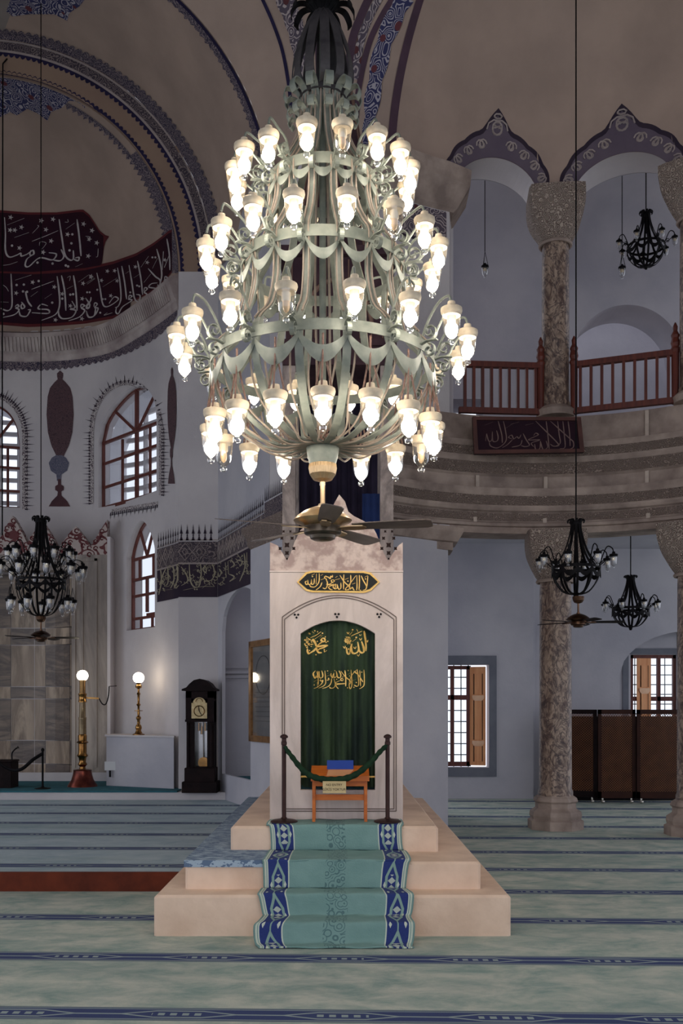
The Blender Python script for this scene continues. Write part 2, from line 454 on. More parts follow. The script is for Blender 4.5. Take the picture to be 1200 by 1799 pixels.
# unseen nave around the viewer, added to dim daylight; openings set the light level
enc = WB(); enc.box((-11.2, -6, 13.6), (11.2, 18, 13.9)); struct(enc.build('ceiling', simple('roof_plaster', c3(150, 140, 134), None, 1, .9)))
struct(WB().box((-11.3, -6, 5.5), (-11, 17.9, 13.6)).build('wall_west', simple('side_plaster', c3(190, 182, 176), None, 1, .9)))
struct(WB().box((11, -6, 5.5), (11.3, 14.9, 13.6)).build('wall_east', bpy.data.materials['side_plaster']))
struct(WB().box((-11.3, -6.2, 9.5), (11.3, -6, 13.9)).build('wall_back', bpy.data.materials['side_plaster']))
def wall(plan, cols, thick, z0, ztop, openings, name, mat):
    """plan(u)->(x,y); solid wall with openings = (u0,u1,zsill,zhead(f))"""
    us = set(cols)
    for op in openings:
        for k in range(25): us.add(op[0]+(op[1]-op[0])*k/24)
    us = sorted(us); m = WB()
    def nrm(u):
        e = 1e-3; a = Vector(plan(u-e)); b = Vector(plan(u+e)); d = (b-a).normalized(); return Vector((d.y, -d.x))
    def pt(u, z, o):
        p = Vector(plan(u))-nrm(u)*o; return (p.x, p.y, z)
    for a, b in zip(us[:-1], us[1:]):
        mid = (a+b)/2; act = sorted([op for op in openings if op[0] <= mid <= op[1]], key=lambda q: q[2])
        la = lb = z0; segs = []
        for op in act:
            fa = (a-op[0])/(op[1]-op[0]); fb = (b-op[0])/(op[1]-op[0])
            segs.append((la, lb, op[2], op[2])); la = op[3](max(0, min(1, fa))); lb = op[3](max(0, min(1, fb)))
        zt = ztop if callable(ztop) else (lambda u: ztop)
        segs.append((la, lb, zt(a), zt(b)))
        for (l0, l1, h0, h1) in segs:
            m.hexa([pt(a, l0, 0), pt(b, l1, 0), pt(b, l1, thick), pt(a, l0, thick), pt(a, h0, 0), pt(b, h1, 0), pt(b, h1, thick), pt(a, h0, thick)])
    o = m.build(name, mat); return struct(o), pt
def polyplan(pts, smooth=True):
    ps = catmull([(x, y, 0) for x, y in pts], 10) if smooth else [Vector((x, y, 0)) for x, y in pts]
    L = [0]
    for a, b in zip(ps[:-1], ps[1:]): L.append(L[-1]+(b-a).length)
    def f(u):
        if u <= 0: d = (ps[1]-ps[0]).normalized(); p = ps[0]+d*u; return p.x, p.y
        for i in range(len(L)-1):
            if u <= L[i+1]:
                t = (u-L[i])/(L[i+1]-L[i]); p = ps[i].lerp(ps[i+1], t); return p.x, p.y
        d = (ps[-1]-ps[-2]).normalized(); p = ps[-1]+d*(u-L[-1]); return p.x, p.y
    return f, L[-1]
def u_at(plan, L, px):
    best = min((abs(600+F*plan(L*k/4000)[0]/plan(L*k/4000)[1]-px), L*k/4000) for k in range(4001)); return best[1]
def arch(zs, h): return lambda f: zs+h*sqrt(max(0, 1-(2*f-1)**2))
def pointed(zs, h): return lambda f: zs+h*(1-abs(2*f-1)**1.7)**.8
def flat(z): return lambda f: z
# --- apse wall (left to right)
half = [(-5.4, 20.3), (-4.6, 19.9), (-3.93, 19.15), (-3.33, 18.36), (-2.88, 17.7)]
left = [(-12.84-x, y) for x, y in reversed(half)]
apl, apL = polyplan(left+[(-6.42, 20.45)]+half)
U = lambda px: u_at(apl, apL, px)
w1 = (U(173), U(275)); w0 = (U(-62), U(35)); w2 = (U(222), U(272))
ops = [(w1[0], w1[1], 5.8, arch(7.15, .83)), (w0[0], w0[1], 5.87, arch(7.15, .83)), (w2[0], w2[1], 3.27, pointed(4.72, .62))]
apse, apt = wall(apl, [apL*k/40 for k in range(41)], .35, .3, 9.5, ops, 'wall_apse', plaster)

reveal_m = simple('white_reveal_plaster', c3(236, 236, 240), c3(226, 226, 232), 1, .9)
def window(n, rng, sill, head, bars, frame_m, off=.14, pane=True, grille=False, ztop=None):
    """frame lines given in fractions of the opening width and absolute heights"""
    g = WB(); u0, u1 = rng; pt = apt
    q = lambda f, z, o=off: Vector(pt(u0+(u1-u0)*f, z, o))
    N = 20; top = [(k/N, head(k/N)) for k in range(N+1)]
    for a, b in zip(top[:-1], top[1:]): g.bar(q(*a), q(*b), .05, .07)
    for a, b in (((0, sill), (0, head(0))), ((1, sill), (1, head(1))), ((0, sill), (1, sill))): g.bar(q(a[0], a[1]+.0), q(b[0], b[1]), .06, .07)
    for (fa, za, fb, zb, w) in bars: g.bar(q(fa, za), q(fb, zb), w, .05)
    fr = g.build('window_%d' % n, frame_m); struct(fr)
    m = WB()
    for a, b in zip(top[:-1], top[1:]):
        m.add([q(a[0], sill, off+.01), q(b[0], sill, off+.01), q(b[0], b[1], off+.01), q(a[0], a[1], off+.01)], [(0, 1, 2, 3)])
    m.build('pane', glass_pane, fr)
    if grille:
        rv = WB()
        for (fa, za, fb, zb2) in [(-.0, sill-.05, -.0, head(0)+.05), (1, sill-.05, 1, head(1)+.05), (0, sill, 1, sill)]+[(a[0], a[1], b[0], b[1]) for a, b in zip(top[:-1], top[1:])]:
            a0 = q(fa, za, .34); a1 = q(fb, zb2, .34); b0 = q(fa, za, .88); b1 = q(fb, zb2, .88)
            rv.add([a0, a1, b1, b0], [(0, 1, 2, 3)])
        rv.build('deep_reveal', reveal_m, fr)
        gr = WB(); o2 = .86; nx, nz = 4, 9
        zt = head(.5)+.1
        for i in range(nx+1):
            f = -.15+1.3*i/nx; w = .055
            gr.bar(q(f, sill-.1, o2), q(f, zt, o2), .09, .05)
        for j in range(nz+1):
            z = sill+(zt-sill)*j/nz
            for k in range(4): gr.bar(q(-.2+1.4*k/4, z, o2), q(-.2+1.4*(k+1)/4, z, o2), .06, .09)
        gr.build('outer_grille', plaster, fr)
    return fr
h1 = arch(7.15, .83)
zr = lambda z: z
mb = .035
bars1 = [(.5, 5.8, .5, 7.98, .07), (0, 7.12, 1, 7.12, .06), (0, 6.7, 1, 6.7, mb), (0, 6.22, 1, 6.22, mb), (.25, 5.8, .25, 7.12, mb), (.75, 5.8, .75, 7.12, mb), (.5, 7.15, .16, 7.7, mb), (.5, 7.15, .84, 7.7, mb)]
window(1, w1, 5.8, h1, bars1, wood_red, grille=True)
window(2, w0, 5.87, h1, [(a, b+.03, c, d, e) for a, b, c, d, e in bars1], wood_red, grille=True)
bars2 = [(0, 4.66, 1, 4.66, .05), (.5, 4.68, .27, 5.18, mb), (.5, 4.68, .73, 5.18, mb), (0, 4.26, 1, 4.26, .05), (.25, 4.28, .25, 4.64, mb), (.72, 4.28, .72, 4.64, mb),
         (.5, 3.6, .5, 4.26, .05), (0, 3.98, 1, 3.98, mb) if False else (0, 4.26, 1, 4.26, .03), (0, 3.94, 1, 3.94, .04), (.5, 3.55, 1, 3.55, .04), (0, 3.5, 1, 3.5, .04), (.3, 3.27, .3, 3.5, mb), (.68, 3.27, .68, 3.5, mb)]
window(3, w2, 3.27, pointed(4.72, .62), bars2, wood_red)

# --- cornice swept round the apse
def sweep(path, prof, name, mat, closed_prof=True, parent=None):
    m = WB(); rings = []
    ps = [Vector((x, y)) for x, y in path]
    for i, p in enumerate(ps):
        d = (ps[min(i+1, len(ps)-1)]-ps[max(i-1, 0)]).normalized(); n = Vector((d.y, -d.x))
        rings.append([(p.x+n.x*o, p.y+n.y*o, z) for o, z in prof])
    m.loft(rings, True, True); return m.build(name, mat, parent)
appath = [apl(apL*k/60) for k in range(61)]
ac = struct(sweep(appath, [(0, 8.85), (.03, 8.87), (.06, 8.95), (.06, 9.0), (.1, 9.04), (.17, 9.22), (.2, 9.3), (.2, 9.38), (.02, 9.47), (-.3, 9.5), (-.3, 8.85)], 'trim_2', simple('worn_cornice_stone', c3(196, 184, 178), c3(146, 130, 128), 1.6, .85, bump=.4, bsc=9)))
m = WB()
for k in range(2, 119):
    f = apL*k/120; a = Vector(apl(f)); b = Vector(apl(f+.01)); t = (b-a).normalized(); n = Vector((t.y, -t.x))
    p0 = a+n*.105; p1 = a+n*.205; m.bar((p0.x, p0.y, 9.03), (p1.x, p1.y, 9.29), .05, .05, (n.x, n.y, 0))
m.build('leaf_moulding', bpy.data.materials['worn_cornice_stone'], ac)
# --- apse semidome
AX, AY, AZ, AR = -6.42, 17.7, 9.47, 3.54
m = WB(); rings = []
for j in range(25):
    ps = radians(90*j/24*.999); rings.append([(AX+(x-AX)*cos(ps), AY+(y-AY)*cos(ps), AZ+AR*sin(ps)) for x, y in appath])
m.loft(rings, False, False); semid = struct(m.build('ceiling_apse', plaster_dome, smooth=True))
# --- flat face around the apse arch (annulus) and the pier strip below it
R2 = 4.15
m = WB(); N = 48
rin = [(AX+AR*cos(pi*k/N), AZ+AR*sin(pi*k/N)) for k in range(N+1)]; rout = [(AX+R2*cos(pi*k/N), AZ+R2*sin(pi*k/N)) for k in range(N+1)]
for k in range(N):
    for Y0, Y1 in ((17.6, 17.95),):
        a, b, c_, d = rin[k], rin[k+1], rout[k+1], rout[k]
        m.hexa([(a[0], Y0, a[1]), (b[0], Y0, b[1]), (b[0], Y1, b[1]), (a[0], Y1, a[1]), (d[0], Y0, d[1]), (c_[0], Y0, c_[1]), (c_[0], Y1, c_[1]), (d[0], Y1, d[1])])
annu = struct(m.build('wall_arch', plaster_tan))
pier2 = struct(WB().box((AX+AR, 17.6, 0), (-2.17, 17.95, AZ)).build('wall_left', plaster))
# --- face 3: from the far corner toward the main pier, with an arched recess
f3, f3L = polyplan([(-2.18, 17.6), (-1.15, 15.0)], False)
f3o = [(.27, 2.6, .62, arch(3.1, .62))]
face3, f3pt = wall(f3, [0, f3L, 3.0], .06, 0, 10.0, f3o, 'wall_center', plaster_cool)
m = WB()
m.box((-2.17, 18.0, 0), (-.4, 18.1, 4.3)); m.box((-2.2, 17.95, 0), (-2.16, 18.0, 4.3))
struct(m.build('wall_recess', plaster_cool))
for k, z in enumerate((2.42, 2.5, 2.6)):
    pass
m = WB()
for z, d_ in ((2.3, .05), (2.38, .08), (2.48, .05)): m.box((-2.16, 18.0-d_, z), (-.5, 18.0, z+.05))
struct(m.build('trim_3', plaster_cool))
bench = thing('niche_bench', 'low white bench with a teal carpet top inside the arched recess right of the clock', 'bench', (-1.6, 17.6, LP))
WB().box((-1.93, 17.42, LP), (-1.3, 17.93, .5)).build('base', plaster, bench)
WB().box((-1.96, 17.39, .5), (-1.28, 17.94, .535)).build('carpet_top', teal_carpet, bench)
# --- barrel of the great arch, from the annulus out to arc B
BX, BY, BZ, BR = -5.58, 15.0, 9.15, 4.56
def arcA(t): return Vector((AX+R2*cos(t), 17.6, AZ+R2*sin(t)))
def arcB(t): return Vector((BX+BR*cos(t), BY, BZ+BR*sin(t)))
m = WB(); m.loft([[arcA(pi*k/60).lerp(arcB(pi*k/60), j/8) for k in range(61)] for j in range(9)], False, False)
barrel = struct(m.build('ceiling_barrel', plaster_dome, smooth=True))
# --- exedra (right): circle centre EX, radius ER
EX, EY, ER, EZ = 2.8, 11.2, 3.45, 9.4
def mouth(t): return Vector((EX+ER*cos(radians(129))*cos(t), EY+ER*sin(radians(129))*cos(t), EZ+ER*sin(t)))
def ED(th, z, o=0):
    r = ER+o if z <= EZ else sqrt(max(0, (ER+o)**2-(z-EZ)**2)); return Vector((EX+r*cos(th), EY+r*sin(th), z))
th_p = radians(129); th_e = radians(-40)
# arcade openings in degrees
AO = [(88.2, 110.2, 9.2, .62), (56.2, 80.6, 9.16, .62), (24, 48, 9.16, .62), (-8, 16, 9.16, .62)]
angs = set([129-k*2.5 for k in range(68)])
for a, b, _, _ in AO:
    for k in range(21): angs.add(a+(b-a)*k/20)
angs = sorted(angs)
def zlow(d):
    for a, b, zs, h in AO:
        if a <= d <= b:
            f = (d-a)/(b-a); return zs+h*sqrt(max(0, 1-(2*f-1)**2))
    return 9.2
m = WB(); SOF = WB()
for a, b in zip(angs[:-1], angs[1:]):
    mid = (a+b)/2; e = 1e-6
    la, lb = zlow(a+e), zlow(b-e); ra, rb = radians(a), radians(b); nz = 18; top = EZ+ER*.998
    za = [la+(top-la)*(sin(pi/2*j/nz)) for j in range(nz+1)]; zb = [lb+(top-lb)*(sin(pi/2*j/nz)) for j in range(nz+1)]
    for j in range(nz): m.add([ED(ra, za[j]), ED(rb, zb[j]), ED(rb, zb[j+1]), ED(ra, za[j+1])], [(0, 1, 2, 3)])
    SOF.add([ED(ra, la), ED(rb, lb), ED(rb, lb, .6), ED(ra, la, .6)], [(0, 1, 2, 3)])       # soffit
for a, b, zs, h in AO:
    for d in (a, b):
        pass
exdome = struct(m.build('ceiling_exedra', plaster_dome, smooth=True, auto=50))
SOF.build('arch_soffit', plaster, exdome)
# outer skin of arcade (gallery side)
m = WB()
for a, b in zip(angs[:-1], angs[1:]):
    la, lb = zlow(a+1e-6), zlow(b-1e-6); ra, rb = radians(a), radians(b)
    p = [Vector((EX+(ER+.6)*cos(t), EY+(ER+.6)*sin(t), 0)) for t in (ra, rb)]
    m.add([(p[0].x, p[0].y, la), (p[1].x, p[1].y, lb), (p[1].x, p[1].y, 12), (p[0].x, p[0].y, 12)], [(0, 1, 2, 3)])
struct(m.build('wall_gallery_inner', plaster_cool))
# --- pendentive between arc B and exedra mouth
def pend(a, t): return arcB(t).lerp(mouth(t), a)
m = WB(); m.loft([[pend(i/20, radians(84*j/30)) for j in range(31)] for i in range(21)], False, False)
pendo = struct(m.build('ceiling_pendentive', plaster_dome, smooth=True))
# --- main pier: upper shaft wall
up = [(-1.15, 15.0), (-.8, 14.2), (.54, 13.95)]+[(EX+ER*cos(radians(d)), EY+ER*sin(radians(d))) for d in (126, 122, 118, 114, 111)]+[(1.75, 15.6)]
m = WB(); m.loft([[(x, y, z) for x, y in up] for z in (4.3, 9.5)], False, False); pieru = struct(m.build('wall_pier', plaster))
lo = [(-1.37, 15.0), (-.75, 13.7), (.6, 13.75), (1.54, 14.4), (1.54, 16.8), (-1.0, 16.8)]
pierl = struct(slab_poly(lo, 0, 4.2).build('wall_pier_base', plaster_cool))
struct(sweep([(-1.2, 15.6), (-1.37, 15.0), (-.75, 13.7), (.6, 13.75)], [(0, 4.15), (.05, 4.2), (.05, 4.28), (.14, 4.4), (.14, 4.46), (-.3, 4.5), (-.3, 4.15)], 'trim_4', carve))
# --- entablature
epath = [(EX+ER*cos(radians(d)), EY+ER*sin(radians(d))) for d in [131-k*2.5 for k in range(64)]]
prof = [(0, 4.33), (.0, 4.42), (.05, 4.43), (.05, 4.47), (.02, 4.5), (.03, 4.63), (.08, 4.65), (.1, 4.69), (.1, 4.72), (.2, 4.84), (.22, 4.9), (.22, 4.95), (.08, 4.96), (.08, 5.14), (.12, 5.17), (.12, 5.24), (.22, 5.32), (.24, 5.4), (.34, 5.5), (.36, 5.58), (.1, 5.62), (.08, 5.66), (.08, 6.02), (-.5, 6.02), (-.5, 4.33)]
ent = struct(sweep(epath, prof, 'trim_5', old_stone))
def eband(o0, z0, o1, z1, name):
    m = WB(); rings = []
    for k, (x, y) in enumerate(epath):
        d = Vector((EX-x, EY-y)).normalized(); rings.append([(x+d.x*o0, y+d.y*o0, z0), (x+d.x*o1, y+d.y*o1, z1), (x+d.x*(o1-.03), y+d.y*(o1-.03), z1), (x+d.x*(o0-.03), y+d.y*(o0-.03), z0)])
    m.loft(rings); return m.build(name, carve, ent)
eband(.11, 4.725, .208, 4.84, 'carved_moulding'); eband(.034, 4.51, .04, 4.62, 'bead_moulding'); eband(.135, 5.175, .225, 5.31, 'leaf_moulding')
eband(.245, 5.40, .345, 5.5, 'dentil_moulding')
m = WB()
for k in range(2, 60, 3):       # joints in the stone
    pass
m = WB()
for dg in (86.5, 62, 104):
    for (o0, za, zb_) in ((.012, 4.47, 4.63), (.1, 4.96, 5.14), (.1, 5.62, 6.0)):
        q = [(EX+(ER-o)*cos(radians(a_)), EY+(ER-o)*sin(radians(a_)), z) for o in (o0,) for a_, z in ((dg, za), (dg+.9, za), (dg+.9, zb_), (dg, zb_))]
        m.add([Vector(p)+(Vector((EX, EY, p[2]))-Vector(p)).normalized()*.025 for p in q], [(0, 1, 2, 3)])
m.build('mortar_joint', simple('pale_mortar', c3(200, 184, 170), c3(178, 162, 150), 6, .9), ent)
path = [(.62, 13.8)]+[(EX+ER*cos(radians(d)), EY+ER*sin(radians(d))) for d in (124, 118, 113.5, 111)]+[(1.57, 14.9)]
struct(sweep(path, [(0, 4.05), (.05, 4.05), (.05, 4.16), (.12, 4.17), (.2, 4.3), (.22, 4.36), (-.2, 4.36), (-.2, 4.05)], 'trim_6', old_stone))
# upper pier impost
path = [(.3, 13.98), (.54, 13.9)]+[(EX+ER*cos(radians(d)), EY+ER*sin(radians(d))) for d in (124, 118, 113.5, 110)]+[(1.62, 15)]
struct(sweep(path, [(0, 8.95), (.06, 9.0), (.25, 9.3), (.27, 9.52), (-.2, 9.52), (-.2, 8.95)], 'trim_7', old_stone))
# --- columns
def column(x, y, z0, z1, r, capz, capw, base, label, grp, up=False, rot=0):
    t = thing('marble_column', label, 'column', (x, y, z0), grp)
    H = z1-z0
    if base == 'low': bp = [(.41, 0), (.41, .13), (.37, .15), (.385, .2), (.375, .26), (.30, .31), (.30, .38), (.33, .41), (.31, .46), (.25, .5)]
    else: bp = [(.28, 0), (.28, .05), (.29, .09), (.26, .12), (.22, .15)]
    MB().lathe([(a, b) for a, b in bp], n=8 if base == 'low' else 24, rot=pi/8).build('base', old_stone, t)
    b = bp[-1][1]
    MB().lathe([(r*1.08, b-.03), (r*1.08, b+.05), (r*1.01, b+.08), (r, b+.5), (r*.97, capz-z0-.12), (r*.95, capz-z0)], n=32).build('shaft', column_m, t, smooth=True)
    m = MB(); rings = []
    hh = H-(capz-z0)
    for k in range(11):
        f = k/10; zz = capz-z0+hh*min(1, f*1.0); ring = []
        g = min(1, f/.82); e = 2+g*g*10; rad = r*1.02+(capw/2-r)*(sin(g*pi/2)**.8)
        for j in range(32):
            a = 2*pi*j/32+0; ca, sa = cos(a), sin(a); q = (abs(ca)**e+abs(sa)**e)**(-1/e)
            ring.append((rad*q*ca, rad*q*sa, zz))
        rings.append([tuple(Matrix.Rotation(rot, 3, 'Z') @ Vector(p)) for p in ring])
    m.loft(rings); m.build('capital', carve_cap, t)
    m = MB(); m.tube([(r*1.12*cos(2*pi*k/24), r*1.12*sin(2*pi*k/24), capz-z0) for k in range(25)], .025, 6); m.build('collar', old_stone, t)
    return t
cols = [((3.14, 14.62), -.1), ((4.92, 13.88), -.65), ((5.95, 12.3), -1.1)]
lab_lo = ['thick veined brown marble column standing on the floor in the middle of the right-hand colonnade', 'thick veined marble column cut by the right edge, standing on the carpet', 'thick marble column on the floor beyond the right edge']
lab_up = ['slender brown marble column in the gallery directly above the dark calligraphy board', 'slender marble column in the gallery at the right edge, beside the end of the balustrade', 'slender gallery column beyond the right edge']
for i, ((x, y), rr) in enumerate(cols[:2]):
    column(x, y, 0, 4.33, .235, 3.62, .84, 'low', lab_lo[i], 'lower colonnade columns', rot=rr)
    column(x, y, 6.02, 9.28, .2, 8.55, .80, 'up', lab_up[i], 'gallery columns', rot=rr)
# --- ambulatory and gallery behind the colonnade
struct(WB().box((1.54, 14.9, 4.95), (12, 22, 5.05)).build('ceiling_ambulatory', plaster_cool))
struct(WB().box((1.5, 14.95, 5.6), (12, 22, 6.0)).build('floor_gallery', old_stone))
struct(WB().box((2.0, 14.82, 4.36), (4.2, 15.1, 4.52)).build('trim_8', old_stone))
rp, rL = polyplan([(1.0, 19.3), (3.72, 19.3), (3.82, 20.0), (9.5, 20.0)], False)
ro = [(.62, 1.86, .60, flat(2.6)), (2.72+.72+1.72, 2.72+.72+4.6, 0.05, arch(2.3, 1.0))]
ambw, rpt = wall(rp, [0, .3, 2.72, 2.8, 3.42, 3.5, 9], .35, 0, 5.0, ro, 'wall_right', plaster_cool)
struct(WB().box((5.2, 20.5, 0), (5.95, 20.7, 5)).build('wall_niche_left', plaster_cool))
struct(WB().box((5.95, 20.5, 2.85), (7.2, 20.7, 5)).build('wall_niche_top', plaster_cool))
struct(WB().box((5.95, 20.5, 0), (7.2, 20.7, .62)).build('wall_niche_low', plaster_cool))
struct(WB().box((6.9, 20.5, 0), (9.5, 20.7, 5)).build('wall_niche_right', plaster_cool))
# grey surround of the ground window
sm = simple('grey_window_surround', c3(116, 118, 126), c3(104, 106, 116), 3, .8)
m = WB()
Yf = 19.28; x0, x1, z0, z1 = 1.62, 2.86, .60, 2.6
m.box((x0-.14, Yf-.02, z0-.17), (x1+.14, Yf+.03, z0)); m.box((x0-.14, Yf-.02, z1), (x1+.14, Yf+.03, z1+.17)); m.box((x1, Yf-.02, z0), (x1+.14, Yf+.03, z1)); m.box((x0-.14, Yf-.02, z0), (x0, Yf+.03, z1))
struct(m.build('trim_9', sm))
def casement(n, x0, x1, z0, z1, Y, split, bx):
    m = WB(); t = .06
    m.box((x0, Y, z0), (x1, Y+.07, z0+.09)); m.box((x0, Y, z1-.07), (x1, Y+.07, z1)); m.box((x0, Y, z0), (x0+t, Y+.07, z1)); m.box((x1-t, Y, z0), (x1, Y+.07, z1))
    m.box((x0, Y-.01, split), (x1, Y+.07, split+.09))
    for x in bx: m.box((x-.035, Y-.01, z0), (x+.035, Y+.07, z1))
    w = struct(m.build('window_%d' % n, wood_red))
    WB().add([(x0, Y+.04, z0), (x1, Y+.04, z0), (x1, Y+.04, z1), (x0, Y+.04, z1)], [(0, 1, 2, 3)]).build('pane', glass_pane, w)
    g = WB(); Yg = Y+.22
    nx = int((x1-x0)/.14); nz = int((z1-z0)/.2)
    for i in range(nx+1): xx = x0+(x1-x0)*i/nx; g.tube([(xx, Yg, z0-.05), (xx, Yg, z1+.05)], .011, 5)
    for i in range(nz+1): zz = z0+(z1-z0)*i/nz; g.tube([(x0-.05, Yg, zz), (x1+.05, Yg, zz)], .011, 5)
    for i in range(nx+1):
        for j in range(nz+1): g.lathe([(.0, -.02), (.022, 0), (0, .02)], (x0+(x1-x0)*i/nx, Yg, z0+(z1-z0)*j/nz), 6)
    g.build('iron_grille', iron_dark, w); return w
casement(4, 1.64, 2.50, .62, 2.58, 19.42, 1.92, (2.16,))
pale_sh = simple('pale_shutter_wood', c3(244, 200, 164), c3(226, 176, 138), 3, .5)
def shutter(x0, x1, z0, z1, Y, par, name='shutter', ya=0):
    f = lambda x, y, d: Vector((x, Y+ya*(x-x0)-d, y))
    m = WB(); m.prism([(x0, z0), (x1, z0), (x1, z1), (x0, z1)], f, -.03, 0)
    o = m.build(name, wood_shut, par)
    H = z1-z0; w = x1-x0
    p = WB()
    for a, b in ((.04, .2), (.26, .66), (.72, .93)):
        p.prism([(x0+w*.3, z0+H*a), (x1-w*.25, z0+H*a), (x1-w*.25, z0+H*b), (x0+w*.3, z0+H*b)], f, .012, .02)
    p.build('raised_panel', wood_shut, o)
    g = WB()
    for a, b in ((.04, .2), (.26, .66), (.72, .93)):
        for xa in (x0+w*.24, x1-w*.24): g.prism([(xa, z0+H*a), (xa+.014, z0+H*a), (xa+.014, z0+H*b), (xa, z0+H*b)], f, .001, .006)
    g.build('groove', wood_dark, o)
    for a in (.23, .69):
        WB().prism([(x0+w*.15, z0+H*(a+.02)), (x1-w*.1, z0+H*(a+.02)), (x1-w*.1, z0+H*(a-.01)), (x1-w*.25, z0+H*(a-.035)), (x0+w*.3, z0+H*(a-.035)), (x0+w*.15, z0+H*(a-.01))], f, .002, .028).build('carved_boss', pale_sh, o)
    return o
sh = thing('window_shutter', 'open carved orange-brown wooden shutter at the window near the pier', 'shutter', (2.5, 19.3, .6))
shutter(2.50, 2.80, .64, 2.56, 19.44, sh, 'panel', -.35)
casement(5, 5.96, 6.9, .62, 2.85, 20.56, 1.9, (6.55,))
sh = thing('window_shutter', 'open wooden shutter at the window behind the lattice screens', 'shutter', (6.1, 20.4, .6))
shutter(6.08, 6.38, .66, 2.78, 20.5, sh, 'panel', .1)
sm2 = WB(); sm2.box((5.78, 20.46, .5), (5.9, 20.5, 2.98)); sm2.box((5.78, 20.46, 2.86), (7.1, 20.5, 2.98)); struct(sm2.build('trim_10', sm))
# gallery back wall with arched window bay and small lit opening
gp, gL = polyplan([(1.0, 18.5), (9.5, 18.5)], False)
go = [(3.28, 5.35, 6.05, arch(8.2, 1.05)), (.9, 1.62, 6.5, flat(7.5))]
galw, gpt = wall(gp, [0, 1, 2, 8.5], .9, 6.0, 9.85, go, 'wall_gallery', plaster_cool)
m = WB(); rings = []
for k in range(17):
    a = pi/2*k/16; rings.append([(x, 15.0+3.5*cos(a), 9.85+1.7*sin(a)) for x in (1.0, 3, 5, 7, 9.5)])
m.loft(rings, False, False); struct(m.build('ceiling_gallery', plaster_cool, smooth=True))
m = WB(); m.box((4.0, 20.2, 6), (7.6, 20.3, 9.6)); struct(m.build('wall_gallery_bay', plaster_cool))
m = WB(); m.box((1.7, 19.9, 6), (2.0, 20.0, 7.6)); m.box((2.15, 19.9, 6), (3, 20.0, 7.6)); m.box((1.9, 19.9, 6.85), (3, 20.0, 7.6)); struct(m.build('wall_gallery_opening', plaster))
# extra enclosure so light only enters where a nave would let it in
struct(WB().box((-10.6, 17.6, 0), (-9.96, 17.95, 12)).build('wall_far_left', plaster))
# ---------------------------------------------------------------- mihrab wall
MY = 19.45
m = WB(); XR = -4.57; XL = -8.27; nr = 1.15; ztop = 4.75
m.box((-5.27, MY, .3), (XR, MY+.35, ztop)); m.box((XL, MY, .3), (-7.57, MY+.35, ztop)); m.box((-7.57, MY, 4.45), (-5.27, MY+.35, ztop))
mih = thing('mihrab', 'tall grey-veined marble prayer niche wall with a painted crested top at the left', 'mihrab', (-6.42, MY, .3))
m.build('frame_panels', mar_revet, mih)
def crest(x):      # silhouette heights of the crest in metres
    t = (x-XR)
    pk = [(0, .62), (-.62, .50), (-1.28, .60), (-1.85, .7), (-2.45, .6), (-3.05, .5), (-3.7, .62)]
    return ztop+.06+max(h*max(0, 1-abs(t-c)/.34)**.8 for c, h in pk)
m = WB(); xs = [XL+(XR-XL)*k/90 for k in range(91)]
for a, b in zip(xs[:-1], xs[1:]):
    m.hexa([(a, MY-.02, ztop), (b, MY-.02, ztop), (b, MY+.2, ztop), (a, MY+.2, ztop), (a, MY-.02, crest(a)), (b, MY-.02, crest(b)), (b, MY+.2, crest(b)), (a, MY+.2, crest(a))])
cr = m.build('crest', ornament('crest_painted_marble', c3(176, 162, 156), c3(98, 50, 52), 5, 12, None, .5), mih)
m = WB()
for k in range(90):
    x = XL+(XR-XL)*(k+.5)/90; z = crest(x)
    if k % 3 == 0:
        for zz in (z-.07, z-.2):
            if zz > ztop-.1: m.tube([(x+.04*cos(a), MY-.024, zz+.04*sin(a)) for a in (0, .8, 1.7, 2.6, 3.6, 4.6, 5.4)], .012, 4)
m.build('crest_painting', maroon, cr)
# raised mouldings round the niche
m = WB()
for o, w in ((.0, .05), (.16, .04), (.42, .05)):
    x = -5.27+o+.03
    m.box((x, MY-.03, .6), (x+w, MY, 4.55+o*.3)); m.box((-12.84-x-w, MY-.03, .6), (-12.84-x, MY, 4.55+o*.3)); m.box((-12.84-x-w, MY-.03, 4.5+o*.3), (x+w, MY, 4.55+o*.3))
m.build('frame_moulding', mar_revet, mih)
# niche: half cylinder of marble courses
m = WB(); crs = [.3, .62, 1.1, 1.95, 2.2, 3.05, 3.4, 4.5]
nn = [marble('niche_marble_a', c3(196, 176, 154), c3(132, 116, 102), c3(150, 132, 116), 1.4, (2, 1, .4), .9), marble('niche_marble_b', c3(150, 134, 120), c3(98, 88, 84), c3(104, 94, 90), 1.6, (.5, 1, 2.2), .95)]
for i, (a, b) in enumerate(zip(crs[:-1], crs[1:])):
    K = 15
    for blk in range(5):
        m = WB()
        for k in range(blk*3, blk*3+3):
            a0 = pi*k/K+(.006 if k % 3 == 0 else 0); a1 = pi*(k+1)/K-(.006 if k % 3 == 2 else 0)
            q = [(-6.42+nr*cos(t), MY+.2+.8*sin(t)) for t in (a0, a1)]
            m.hexa([(q[0][0], q[0][1], a), (q[1][0], q[1][1], a), (q[1][0], q[1][1]+.1, a), (q[0][0], q[0][1]+.1, a), (q[0][0], q[0][1], b-.015), (q[1][0], q[1][1], b-.015), (q[1][0], q[1][1]+.1, b-.015), (q[0][0], q[0][1]+.1, b-.015)])
        m.build('niche_panel', nn[(i+blk) % 2], mih)
WB().box((XL, MY-.05, .3), (XR, MY, .5)).build('base_course', plaster, mih)
WB().box((XR, MY-.02, 1.2), (XR+.06, MY+.5, 5.1)).build('side_return', plaster, mih)
